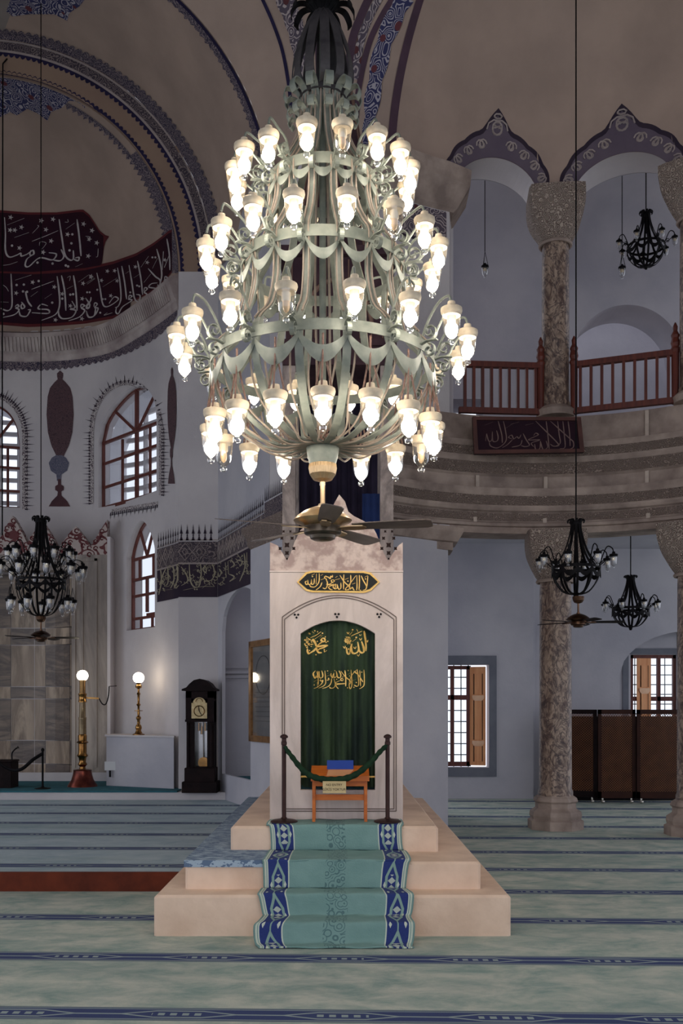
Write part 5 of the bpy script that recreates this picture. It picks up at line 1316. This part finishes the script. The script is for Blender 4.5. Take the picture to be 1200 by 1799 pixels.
# ceiling fans
def fan(x, y, z, sc, rot, label, mats, grp=None):
    """z = blade height"""
    mb1, mb2, mbl = mats
    t = thing('ceiling_fan', label, 'fan', (x, y, z), grp)
    q = lambda pr_: [(r*sc, zz*sc) for r, zz in pr_]
    m = MB(); n = 32; rings = []
    for r, zz in [(.087, .41), (.09, .385), (.082, .345), (.06, .31), (.02, .297)]:
        rings.append([(r*sc*(1+.035*(j % 2))*cos(2*pi*j/64), r*sc*(1+.035*(j % 2))*sin(2*pi*j/64), zz*sc) for j in range(64)])
    m.loft(rings); m.build('fluted_canopy', mb1, t)
    MB().lathe(q([(.016, .1), (.016, .31)]), n=14).build('down_rod', mb1, t, smooth=True)
    MB().lathe(q([(.02, .155), (.03, .15), (.03, .135), (.06, .13), (.12, .105), (.17, .07), (.192, .045), (.185, .035), (.15, .02), (.11, 0), (.1, -.005)]), n=40).build('motor_cover', mb1, t, smooth=True)
    MB().lathe(q([(.118, .008), (.122, -.005), (.122, -.04), (.112, -.05), (.085, -.055), (.08, -.075), (.06, -.085), (.02, -.088)]), n=36).build('motor', mb2, t, smooth=True)
    bl = MB(); th = .006*sc
    pr_ = [(.2, .045), (.26, .055), (.55, .068), (.68, .068), (.715, .05), (.72, .0), (.715, -.05), (.68, -.068), (.55, -.068), (.26, -.055), (.2, -.045)]
    tl = radians(11)
    bl.prism([(a*sc, b*sc) for a, b in pr_], lambda X_, Y_, d: (X_, Y_*cos(tl)+d*sin(tl), -Y_*sin(tl)+d*cos(tl)), -th/2, th/2)
    bme = mesh_of(bl, 'blade', mbl, False)
    ir = MB(); ir.prism([(.1*sc, .02*sc), (.2*sc, .035*sc), (.27*sc, .03*sc), (.29*sc, 0), (.27*sc, -.03*sc), (.2*sc, -.035*sc), (.1*sc, -.02*sc)], lambda X_, Y_, d: (X_, Y_, -.01*sc-Y_*.2+d), -.004, .004)
    ime = mesh_of(ir, 'blade_bracket', mb1, False)
    for k in range(5):
        a = radians(rot+72*k); b_ = link('blade', bme, t, (0, 0, 0), a); link('blade_bracket', ime, b_)
    return t
blade_m = simple('dark_blade_veneer', c3(98, 84, 76), c3(72, 60, 56), 3, .35, stretch=(1, 6, 6))
fan(CHX, CHY, 2.965, 1.0, -84, 'brass ceiling fan with five dark blades under the large lit chandelier', (brass_fan, simple('dark_bronze', c3(110, 98, 84), c3(80, 70, 60), 5, .3, .8), blade_m))
dk = simple('dark_brass', c3(98, 72, 54), c3(66, 48, 38), 6, .3, .9); bk = simple('black_blade', c3(34, 30, 32), None, 3, .4)

# smaller chandeliers
def small_ch(x, y, zb, R, H, label, lamps, levels2, cable_top, cup=1.0, wide=None, low=0, grp='dark wrought iron chandeliers'):
    """zb = bottom of the bowl"""
    t = thing('chandelier', label, 'chandelier', (x, y, zb), grp)
    S_ = lampset(cup, True, True); nr_ = 10; bowl = H*.36
    p = catmull([(R*.1, 0, 0), (R*.55, bowl*.12, 0), (R*.92, bowl*.55, 0), (R, bowl, 0), (R*.86, bowl*1.12, 0), (R*.5, H*.58, 0), (R*.27, H*.8, 0), (R*.2, H*.97, 0), (R*.3, H*1.0, 0), (R*.36, H*.985, 0), (R*.34, H*.96, 0)], 4)
    me = mesh_of(MB().strap([(q.x, q.y) for q in p], .042*max(R, .4)/.5, .01, 0), 'rib', iron_dark, False)
    for k in range(nr_): link('rib', me, t, (0, 0, 0), 2*pi*k/nr_+.15)
    for rr, z in ((R, bowl), (R*.22, H*.95)):
        m = MB(); rings = []
        for k in range(40):
            a = 2*pi*k/40; rings.append([((rr+o)*cos(a), (rr+o)*sin(a), zz) for o, zz in ((0, z-.02), (.006, z-.02), (.006, z+.02), (0, z+.02))])
        rings.append(rings[0]); m.loft(rings, True, False); m.build('ring', iron_dark, t)
    m = MB(); rings = []
    for k in range(12*nr_+1):
        a = 2*pi*k/(12*nr_)+.15; dz = -.13*R/.5*abs(sin(nr_/2*(a-.15))); rings.append([((R+o)*cos(a), (R+o)*sin(a), bowl+zz+dz) for o, zz in ((0, -.06), (.006, -.06), (.006, 0), (0, 0))])
    m.loft(rings, True, False); m.build('swag_band', iron_dark, t)
    MB().lathe([(.03*R/.5, -.05), (.06*R/.5, 0), (.07*R/.5, .02), (.02, .04)], n=14).build('finial', iron_dark, t, smooth=True)
    wide = wide or R*1.45
    def ring_l(r0, z0, r1, zt_, n, ph):
        m = MB(); g = catmull([(r0, z0, 0), ((r0+r1)/2, zt_+.1, 0), (r1-.02, zt_+.09, 0), (r1, zt_+.03, 0)], 6); m.tube([(q.x, 0, q.y) for q in g], .008, 5)
        m.strap(spiral(r0+.05, z0+.05, .035, 1.2, -pi/2, 1), .02, .005, 0); m.tube([(r0, 0, z0), (r1-.04, 0, zt_)], .006, 5)
        me = mesh_of(m, 'lamp_arm', iron_dark, False)
        for k in range(n):
            a = 2*pi*k/n+ph; link('lamp_arm', me, t, (0, 0, 0), a); put_lamp(t, (r1*cos(a), r1*sin(a), zt_), S_, False)
    for (r0f, z0f, r1f, ztf, n, ph) in levels2: ring_l(R*r0f, H*z0f, R*r1f, H*ztf, n, ph)
    if low:
        cmb = MB()
        for k in range(3):
            a = 2*pi*k/3; cmb.tube([(0, 0, .22), (.05*cos(a), .05*sin(a), 0)], .004, 4)
        cme = mesh_of(cmb, 'hanging_chain', iron_dark, False)
        for k in range(low):
            a = 2*pi*k/low+.4; g = put_lamp(t, (R*1.28*cos(a), R*1.28*sin(a), .28), S_, False); link('hanging_chain', cme, g)
    top = H*1.0; m = MB(); m.tube([(0, 0, H*.6), (0, 0, H+.02)], .012, 6); m.tube([(0, 0, H), (.0, 0, cable_top-zb)], .009, 6); m.build('cable', iron_dark, t)
    return t
random.seed(3)
YL = 16.6; kl = F/YL
small_ch((72-600)/kl, YL, EYE+(HZ-1083)/kl, .40, 1.66, 'black iron chandelier with many unlit glass lamps hanging before the marble prayer niche', 12,
         [(.95, .38, 1.72, .50, 10, .1), (.7, .5, 1.3, .66, 10, .4)], 15.5, 1.2, low=9)
fan((72-600)/kl, YL, EYE+(HZ-1120)/kl, .86, 8, 'brass ceiling fan under the black chandelier before the marble niche', (dk, dk, bk))
YR = 13.0; kr = F/YR
small_ch((1012-600)/kr, YR, EYE+(HZ-1045)/kr, .31, .98, 'black iron chandelier hanging in front of the large veined column', 8, [(.95, .36, 1.55, .5, 8, .35)], 14.2, .85)
fan((1016-600)/kr, YR, EYE+(HZ-1093)/kr, .82, -6, 'small brass ceiling fan below the black chandelier by the large veined column', (dk, dk, bk))
YQ = 16.6; kq = F/YQ
small_ch((1108-600)/kq, YQ, EYE+(HZ-1102)/kq, .30, .86, 'small black chandelier hanging low in the aisle above the lattice screens', 8, [(.95, .36, 1.5, .47, 8, .2)], 4.96, .8)
YU = 16.4; ku = F/YU
small_ch((1135-600)/ku, YU, EYE+(HZ-468)/ku, .30, .90, 'small black chandelier hanging high in the upper gallery arch', 8, [(.95, .36, 1.5, .45, 7, .5)], 11.2, .8)
# single hanging lamps in the gallery
def pendant(px, ytop, ylamp, Y, label):
    k_ = F/Y; x = (px-600)/k_; z = EYE+(HZ-ylamp)/k_; t = thing('hanging_lamp', label, 'lamp', (x, Y, z), 'single hanging glass lamps')
    S_ = lampset(.95, True, True); put_lamp(t, (0, 0, 0), S_, False)
    m = MB()
    for k in range(3): a = 2*pi*k/3; m.tube([(0, 0, .24), (.055*cos(a), .055*sin(a), 0)], .005, 4)
    m.tube([(0, 0, .24), (0, 0, 11.43-z)], .007, 5); m.build('cord', iron_dark, t)
pendant(852, 285, 468, 16.2, 'single unlit glass lamp on a long cord in the left gallery arch')
pendant(1093, 280, 470, 16.2, 'single unlit glass lamp on a long cord left of the gallery chandelier')
# long bare cable at the left edge
kx = F/17.5
m = WB(); m.tube([((9-600)/kx, 17.6, EYE+(HZ-97)/kx), ((5-600)/kx, 17.5, EYE+(HZ-112)/kx), ((4-600)/kx, 17.5, EYE+(HZ-600)/kx), ((4-600)/kx, 17.5, EYE+(HZ-940)/kx)], .013, 6)
tag(m.build('suspension_cable', iron_dark), 'long dark cable hanging straight down at the left edge of the picture', 'cable')

# ================================================================ RIGHT GALLERY BALUSTRADES
def balustrade(p0, p1, z0, z1, n, label, finial=(True, True)):
    t = thing('wooden_balustrade', label, 'railing', (p0[0], p0[1], z0), 'gallery balustrades')
    a = Vector((p0[0], p0[1], 0)); b = Vector((p1[0], p1[1], 0)); V = lambda f, z: a.lerp(b, f)+Vector((0, 0, z))
    WB().bar(V(0, z1), V(1, z1), .09, .08).build('top_rail', wood_rail, t); WB().bar(V(0, z0+.05), V(1, z0+.05), .08, .08).build('bottom_rail', wood_rail, t)
    for k in range(n): f = (k+.7)/(n+.4); WB().bar(V(f, z0+.06), V(f, z1-.02), .06, .04, (b-a).normalized()).build('baluster', wood_rail, t)
    for f, on in zip((.01, .99), finial):
        if on:
            p = V(f, 0); WB().lathe([(.05, z0), (.055, z1), (.07, z1+.04), (.05, z1+.08), (.065, z1+.13), (.05, z1+.2), (.06, z1+.24), (.03, z1+.3), (.035, z1+.36), (.01, z1+.42)], (p.x, p.y, 0), 10).build('end_post', wood_rail, t)
balustrade((1.70, 14.45), (2.92, 14.55), 6.04, 6.76, 9, 'reddish wooden balustrade of upright bars in the gallery left of the column', (False, True))
balustrade((3.37, 14.5), (4.70, 13.98), 6.04, 6.76, 9, 'reddish wooden balustrade of upright bars in the gallery right of the column')
# calligraphy board
BYd = 13.92; bX = lambda px: (px-600)/F*BYd; bZ = lambda py: EYE+(HZ-py)/F*BYd
bd = thing('calligraphy_board', 'dark framed board with faint Arabic calligraphy fixed on the cornice under the gallery column', 'board', (bX(925), BYd, bZ(797)))
bdm = WB()
bdm.hexa([(bX(833), BYd, bZ(798)), (bX(1026), BYd, bZ(795)), (bX(1026), BYd+.05, bZ(795)), (bX(833), BYd+.05, bZ(798)), (bX(831), BYd+.08, bZ(730)), (bX(1022), BYd+.08, bZ(731)), (bX(1022), BYd+.13, bZ(731)), (bX(831), BYd+.13, bZ(730))])
bo = bdm.build('panel', simple('dark_board_paint', c3(46, 26, 34), c3(36, 22, 34), 2, .6), bd)
bvb = bvh_of(bo)
d = Decal(bvb, .008)
fr_o = [(831, 730), (1022, 731), (1026, 795), (833, 798)]; fr_i = [(838, 736), (1015, 737), (1018, 789), (840, 791)]
m = WB()
def BP(px, py, o=0): return Vector((bX(px), BYd+.08*(797-py)/66-o, bZ(py)))
for k in range(4):
    a, b = fr_o[k], fr_o[(k+1) % 4]; c_, d_ = fr_i[(k+1) % 4], fr_i[k]
    m.hexa([BP(*q, .0) for q in (a, b, c_, d_)]+[BP(*q, .035) for q in (a, b, c_, d_)])
m.build('frame', simple('board_frame_wood', c3(92, 56, 50), c3(72, 44, 40), 4, .6), bd)
I_ = [[(300, 110), (335, 240), (340, 320)], [(350, 110), (370, 200), (375, 300), (300, 365), (230, 350), (215, 310)], [(285, 200), (300, 260), (290, 300), (250, 300), (245, 210)], [(245, 210), (240, 290), (210, 300), (190, 230)], [(190, 230), (180, 300)], [(430, 280), (400, 265), (430, 245), (450, 280), (480, 260), (500, 275), (520, 240)], [(440, 285), (390, 335), (340, 365)], [(530, 290), (510, 340), (430, 360)], [(540, 230), (570, 290), (600, 340), (560, 355), (520, 345)], [(640, 250), (660, 225), (685, 240), (650, 260), (590, 290), (700, 290), (620, 320), (640, 355)],
      [(660, 110), (760, 210), (860, 310), (880, 345), (830, 350), (800, 330)], [(760, 110), (775, 230), (790, 385)], [(760, 300), (775, 360), (730, 380), (705, 300)], [(705, 300), (700, 370), (660, 380), (650, 330)], [(800, 110), (900, 200), (990, 280), (1020, 310), (1020, 360), (980, 380)], [(870, 110), (885, 240), (895, 320), (850, 350)], [(920, 110), (935, 250), (940, 360), (890, 375)], [(970, 110), (985, 230), (990, 350)], (1, [(370, 180), (450, 130)]), (1, [(170, 150), (250, 120)]), (1, [(560, 150), (640, 130)]), (1, [(420, 140), (500, 120)])]
d.strokes(I_, 820, 720, 5.4545, 2.0); d.build('calligraphy', simple('faded_gold_paint', c3(122, 98, 92), c3(104, 82, 80), 6, .8), bd)
# ================================================================ LATTICE SCREENS
def screen(x0, x1, Y, z1, label, dY=0, fine=.045):
    t = thing('lattice_screen', label, 'screen', ((x0+x1)/2, Y, 0.0), 'wooden lattice screens')
    m = WB(); z0 = .1; w = .06; Yb = lambda x: Y+dY*(x-x0)/(x1-x0)
    f = lambda x, z, d: (x, Yb(x)+d, z)
    for (a, b, c_, d_) in ((x0, x0+w, z0, z1), (x1-w, x1, z0, z1), (x0, x1, z1-.08, z1), (x0, x1, z0, z0+.12)):
        m.prism([(a, c_), (b, c_), (b, d_), (a, d_)], f, 0, .05)
    m.build('frame', wood_dark if 'dim' in label else simple('screen_frame', c3(58, 32, 24), c3(46, 26, 20), 4, .5) if 'screen_frame' not in bpy.data.materials else bpy.data.materials['screen_frame'], t)
    m = WB(); a0, a1, b0, b1 = x0+w, x1-w, z0+.12, z1-.08; H = b1-b0; Wd = a1-a0
    for sg in (1, -1):
        s_ = -H
        while s_ < Wd:
            pA = []
            for tt in (0, H):
                pass
            xa = s_; xb = s_+H; za, zb_ = 0, H
            if xa < 0: za = -xa; xa = 0
            if xb > Wd: zb_ = H-(xb-Wd); xb = Wd
            if zb_ > za:
                q = [(xa, za), (xb, zb_)]
                if sg < 0: q = [(Wd-xx, zz) for xx, zz in q]
                P0 = Vector(f(a0+q[0][0], b0+q[0][1], .02+.006*sg)); P1 = Vector(f(a0+q[1][0], b0+q[1][1], .02+.006*sg)); m.bar(P0, P1, .008, .014, (0, 1, 0))
            s_ += fine
    m.build('lattice', wood_screen, t)
    for x in (x0+.08, x1-.08): m = WB(); m.lathe([(.0, -.03), (.03, -.02), (.035, 0), (.03, .02), (0, .03)], (x, Yb(x)-.02, .035), 10); m.box((x-.015, Yb(x)-.0, .05), (x+.015, Yb(x)+.03, .11)); m.build('caster', silver, t)
    return t
screen(4.02, 4.72, 18.7, 1.73, 'dim lattice screen partly behind the veined column, leftmost', -.3)
screen(4.73, 5.42, 18.35, 1.73, 'middle wooden lattice screen with brown diamond lattice on casters')
screen(5.43, 6.3, 18.3, 1.73, 'right wooden lattice screen reaching behind the edge column')
WB_ = WB().box((3.95, 18.95, 0), (6.6, 19.0, 1.6)); tag(WB_.build('dark_backing_sheet', black_m), 'dark flat sheet behind the wooden lattice screens', 'curtain')  # flat black sheet standing behind the lattice
# ================================================================ LEFT OBJECTS
# grandfather clock
CY_ = 17.25; kc = F/CY_; gxx = lambda px: (px-600)/kc; gzz = lambda py: EYE+(HZ-py)/kc
ck = thing('grandfather_clock', 'tall dark wooden grandfather clock with brass dial and pendulum', 'clock', (gxx(355), CY_, .31))
cz = .311; cc = gxx(353)
def bx(a, b, nm, mt=wood_dark, k=.008): return WB().cbox(a, b, k).build(nm, mt, ck)
bx((gxx(323), CY_-.24, cz), (gxx(384), CY_+.22, gzz(1372)), 'plinth'); bx((gxx(327), CY_-.2, gzz(1372)), (gxx(380), CY_+.2, gzz(1348)), 'base_case')
m = WB(); m.box((gxx(330), CY_-.15, gzz(1348)), (gxx(344), CY_+.18, gzz(1232))); m.box((gxx(366), CY_-.15, gzz(1348)), (gxx(378), CY_+.18, gzz(1232))); m.box((gxx(330), CY_+.12, gzz(1348)), (gxx(378), CY_+.18, gzz(1232))); m.box((gxx(342), CY_-.15, gzz(1354)), (gxx(368), CY_-.1, gzz(1346))); m.build('trunk', wood_dark, ck)
m = WB(); m.box((gxx(328), CY_-.19, gzz(1268)), (gxx(378), CY_+.18, gzz(1264))); m.box((gxx(329), CY_-.18, gzz(1264)), (gxx(339), CY_+.18, gzz(1215))); m.box((gxx(367), CY_-.18, gzz(1264)), (gxx(378), CY_+.18, gzz(1215))); m.box((gxx(339), CY_+.05, gzz(1264)), (gxx(367), CY_+.18, gzz(1215)))
m.box((gxx(329), CY_-.18, gzz(1226)), (gxx(378), CY_-.12, gzz(1215)))
m.box((gxx(329), CY_-.17, gzz(1228)), (gxx(378), CY_+.18, gzz(1213))); m.build('hood', wood_dark, ck)
hp = [(gxx(323), gzz(1214)), (gxx(383), gzz(1214)), (gxx(383), gzz(1211)), (gxx(377), gzz(1208)), (gxx(372), gzz(1201)), (gxx(364), gzz(1195.5)), (gxx(354), gzz(1193)), (gxx(344), gzz(1195.5)), (gxx(336), gzz(1202)), (gxx(331), gzz(1208)), (gxx(323), gzz(1211))]
WB().prism(hp, lambda x, y, d: (x, CY_-.24+d, y), 0, .44).build('arched_pediment', wood_dark, ck)
dp = [(gxx(339.5), gzz(1262)), (gxx(366.5), gzz(1262)), (gxx(366.5), gzz(1235))]+[(gxx(353+11*cos(pi*k/12)), gzz(1235-9.5*sin(pi*k/12))) for k in range(13)]+[(gxx(339.5), gzz(1235))]
WB().prism(dp, lambda x, y, d: (x, CY_-.195-d, y), 0, .01).build('dial', dial, ck)
m = WB(); m.bar((gxx(353), CY_-.215, gzz(1249)), (gxx(352), CY_-.215, gzz(1241)), .012, .012, (0, 1, 0)); m.bar((gxx(353), CY_-.215, gzz(1249)), (gxx(357), CY_-.215, gzz(1256)), .01, .01, (0, 1, 0)); m.build('hands', black_m, ck)
m = WB(); m.tube([(gxx(353+9*cos(2*pi*k/24)), CY_-.21, gzz(1249-9*sin(2*pi*k/24))) for k in range(25)], .008, 5); m.tube([(gxx(353+6*cos(2*pi*k/24)), CY_-.21, gzz(1233-6*sin(2*pi*k/24))) for k in range(13)], .006, 5); m.build('dial_ring', brass, ck)
WB().add([(gxx(344), CY_+.11, gzz(1346)), (gxx(366), CY_+.11, gzz(1346)), (gxx(366), CY_+.11, gzz(1268)), (gxx(344), CY_+.11, gzz(1268))], [(0, 1, 2, 3)]).build('mirror_back', simple('clock_back_mirror', c3(150, 148, 150), None, 3, .15, .8), ck)
for px, y1_ in ((349, 1284), (354, 1290), (360, 1284)):
    m = WB(); m.tube([(gxx(px), CY_+.02, gzz(1268)), (gxx(px), CY_+.02, gzz(y1_-14))], .006, 5); m.tube([(gxx(px), CY_+.02, gzz(y1_-14)), (gxx(px), CY_+.02, gzz(y1_))], .022, 10); m.build('weight', brass, ck)
m = WB(); m.tube([(gxx(356), CY_+.05, gzz(1268)), (gxx(357), CY_+.05, gzz(1335))], .008, 6)
m.add([], []); m.prism([(gxx(357)+.095*cos(2*pi*k/28), gzz(1340)+.095*sin(2*pi*k/28)) for k in range(28)], lambda x, y, d: (x, CY_+.03+d, y), 0, .02); m.build('pendulum', brass, ck)
WB().add([(gxx(344), CY_-.13, gzz(1346)), (gxx(366), CY_-.13, gzz(1346)), (gxx(366), CY_-.13, gzz(1268)), (gxx(344), CY_-.13, gzz(1268))], [(0, 1, 2, 3)]).build('door_glass', glass_m, ck)
m = WB()
for px in (333, 374): m.lathe([(.03, gzz(1346)), (.022, gzz(1340)), (.022, gzz(1275)), (.03, gzz(1270))], (gxx(px), CY_-.165, 0), 10)
m.build('corner_column', wood_dark, ck)
# floor lamp
FY = 18.1; kf = F/FY; fx = (145-600)/kf; Hf = lambda py: EYE+(HZ-py)/kf-.335
fl = thing('floor_lamp', 'tall brass floor lamp with lit round globe and flared copper base', 'lamp', (fx, FY, .335))
MB().lathe([(.27, 0), (.26, .03), (.2, .12), (.17, .22), (.16, .29), (.17, .3), (.14, .31), (.06, .32)], n=32).build('flared_base', copper, fl, smooth=True)
MB().lathe([(.06, .31), (.05, .36), (.085, .4), (.06, .45), (.07, .52), (.1, .56), (.075, .6), (.075, .78), (.11, .80), (.075, .83), (.08, .92), (.065, .95)], n=24).build('turned_shaft', brass, fl, smooth=True)
MB().lathe([(.07, .95), (.068, 1.2), (.072, 1.23), (.072, 1.25), (.06, 1.27), (.055, 1.53)], n=20).build('glass_stem', simple('smoky_column', c3(150, 130, 96), c3(110, 92, 70), 4, .2, .3), fl, smooth=True)
MB().lathe([(.075, 1.53), (.075, 1.56), (.068, 1.57), (.068, 1.65), (.075, 1.66), (.075, 1.69)], n=20).build('brass_collar', brass, fl, smooth=True)
MB().lathe([(.055, 1.69), (.055, 1.9), (.06, 1.9), (.06, 2.0), (.04, 2.02)], n=18).build('upper_stem', simple('dull_brass', c3(150, 116, 70), c3(110, 84, 54), 5, .35, .8), fl, smooth=True)
gb = MB(); gb.lathe([(.1*sin(pi*k/14)+.001, -.1*cos(pi*k/14)) for k in range(15)], (0, 0, Hf(1187)), 24); gb.build('globe', globe_m, fl, smooth=True)
m = MB(); m.bar((.07, 0, 1.61), (.3, 0, 1.60), .03, .03); p_ = catmull([(.3, 0, 1.6), (.36, 0, 1.5), (.42, .02, 1.5), (.46, .05, 1.65), (.47, .06, 1.82)], 6); m.build('side_arm', brass, fl)
m = MB(); m.tube(p_, .012, 6); m.tube([(.47, .06, 1.82), (.6, .1, 1.83)], .006, 5); m.build('chain', iron_dark, fl)
# table lamp on the plinth
LY = 18.15; k2 = F/LY; lx = (243.5-600)/k2; hz = EYE+(HZ-1292)/k2
tl_ = thing('table_lamp', 'turned brass candlestick lamp with lit round globe standing on the white plinth', 'lamp', (lx, LY, 1.27))
MB().lathe([(.11, 0), (.11, .015), (.07, .03), (.05, .07), (.045, .09), (.055, .11), (.06, .13), (.05, .17), (.025, .2), (.03, .22), (.025, .26), (.045, .3), (.045, .32), (.02, .35), (.025, .4), (.02, .43), (.075, .435), (.075, .445), (.02, .45), (.02, .52), (.04, .55), (.02, .58), (.022, .72), (.035, .75), (.018, .78), (.018, .84), (.055, .86), (.06, .9), (.035, .92), (.05, .96)], n=24).build('candlestick', brass, tl_, smooth=True)
gb = MB(); gb.lathe([(.1*sin(pi*k/14)+.001, -.1*cos(pi*k/14)) for k in range(15)], (0, 0, 1.04), 24); gb.build('globe', globe_m, tl_, smooth=True)
# stanchion and black rope at the left edge
s_ = thing('stanchion_post', 'thin black stanchion on the apse carpet holding a black rope', 'stanchion', ((75-600)/F*17.6, 17.6, .335))
MB().lathe([(.14, 0), (.14, .01), (.03, .03), (.02, .05)], n=20).build('base', iron_dark, s_); MB().lathe([(.018, .02), (.018, .66), (.03, .67), (.03, .7), (.01, .72)], n=12).build('pole', iron_dark, s_)
rX = lambda px: (px-600)/F*17.55; rZ = lambda py: EYE+(HZ-py)/F*17.55
m = WB(); m.tube(catmull([(rX(75), 17.55, rZ(1324)), (rX(60), 17.5, rZ(1334)), (rX(42), 17.45, rZ(1350)), (rX(25), 17.45, rZ(1352)), (rX(8), 17.45, rZ(1344)), (rX(-8), 17.5, rZ(1330))], 6), .03, 8); ro2 = m.build('barrier_rope', iron_dark, smooth=True); tag(ro2, 'black sagging rope at the left edge before the marble niche', 'rope')
bk_ = thing('dark_chest', 'dark wooden chest on the apse carpet at the left edge', 'chest', (rX(-2), 17.9, .335))
WB().cbox((rX(-28), 17.7, .336), (rX(15), 18.1, .80), .01).build('body', wood_dark, bk_); WB().cbox((rX(-29), 17.68, .80), (rX(16), 18.12, .83), .01).build('lid', wood_dark, bk_)
m = WB(); m.tube(catmull([(rX(13), 17.8, .84), (rX(13), 17.8, .95), (rX(18), 17.8, 1.02), (rX(24), 17.8, 1.06)], 6), [.012]*18+[.03], 8); tag(m.build('hand_hook', iron_dark), 'curved black metal hook rising from the dark chest', 'hook')
# junction box
jb = thing('wall_socket_box', 'small white electrical box with a black plug low on the white plinth', 'socket box', (-4.2, 18.2, .6))
WB().box((-4.33, 18.2, .62), (-4.1, 18.28, .78)).build('box', white_box, jb); WB().box((-4.24, 18.16, .5), (-4.21, 18.2, .62)).build('plug', black_m, jb)
# dark bag leaning by the bench
m = WB(); m.prism([(-1.82, .185), (-1.6, .185), (-1.6, .5), (-1.68, .52)], lambda x, y, d: (x, 17.28+d, y), 0, .1); tag(m.build('leaning_bag', black_m), 'dark upright bag leaning beside the carpeted bench near the pier', 'bag')
# framed picture on pier
pa = Vector((-1.37, 15.0, 0)); pb_ = Vector((-.75, 13.7, 0)); dv = (pb_-pa).normalized(); nv = Vector((dv.y, -dv.x, 0)); 
if nv.x > 0: nv = -nv
PF = lambda s, z, o=0: pa+dv*s+nv*o+Vector((0, 0, z))
pf = thing('framed_picture', 'large gilt-framed glazed document hanging on the pier left of the pulpit', 'picture', PF(.5, 2.0))
s0, s1_, za, zb2 = .05, 1.1, 1.27, 2.76
m = WB(); w = .09
for (a, b, c_, d_) in ((s0, s0+w, za, zb2), (s1_-w, s1_, za, zb2), (s0, s1_, za, za+w), (s0, s1_, zb2-w, zb2)):
    m.hexa([PF(a, c_, 0), PF(b, c_, 0), PF(b, c_, .05), PF(a, c_, .05), PF(a, d_, 0), PF(b, d_, 0), PF(b, d_, .05), PF(a, d_, .05)])
m.build('frame', simple('gilt_wood', c3(160, 118, 74), c3(120, 84, 52), 8, .35, .6), pf)
m = WB(); m.hexa([PF(s0+w, za+w, .005), PF(s1_-w, za+w, .005), PF(s1_-w, za+w, .015), PF(s0+w, za+w, .015), PF(s0+w, zb2-w, .005), PF(s1_-w, zb2-w, .005), PF(s1_-w, zb2-w, .015), PF(s0+w, zb2-w, .015)]); m.build('sheet', picture_m, pf)
m = WB()
for k in range(7): z = za+.3+k*.07; m.hexa([PF(s0+.2, z, .016), PF(s1_-.2, z, .016), PF(s1_-.2, z, .018), PF(s0+.2, z, .018), PF(s0+.2, z+.012, .016), PF(s1_-.2, z+.012, .016), PF(s1_-.2, z+.012, .018), PF(s0+.2, z+.012, .018)])
m.tube([PF(.57+.3*cos(2*pi*k/30), 2.25+.28*sin(2*pi*k/30), .017) for k in range(31)], .008, 4)
m.build('drawing', simple('grey_print', c3(80, 80, 84), None, 3, .6), pf)
m = WB(); m.add([PF(s0+w, za+w, .03), PF(s1_-w, za+w, .03), PF(s1_-w, zb2-w, .03), PF(s0+w, zb2-w, .03)], [(0, 1, 2, 3)]); m.build('glazing', glass_pane, pf)
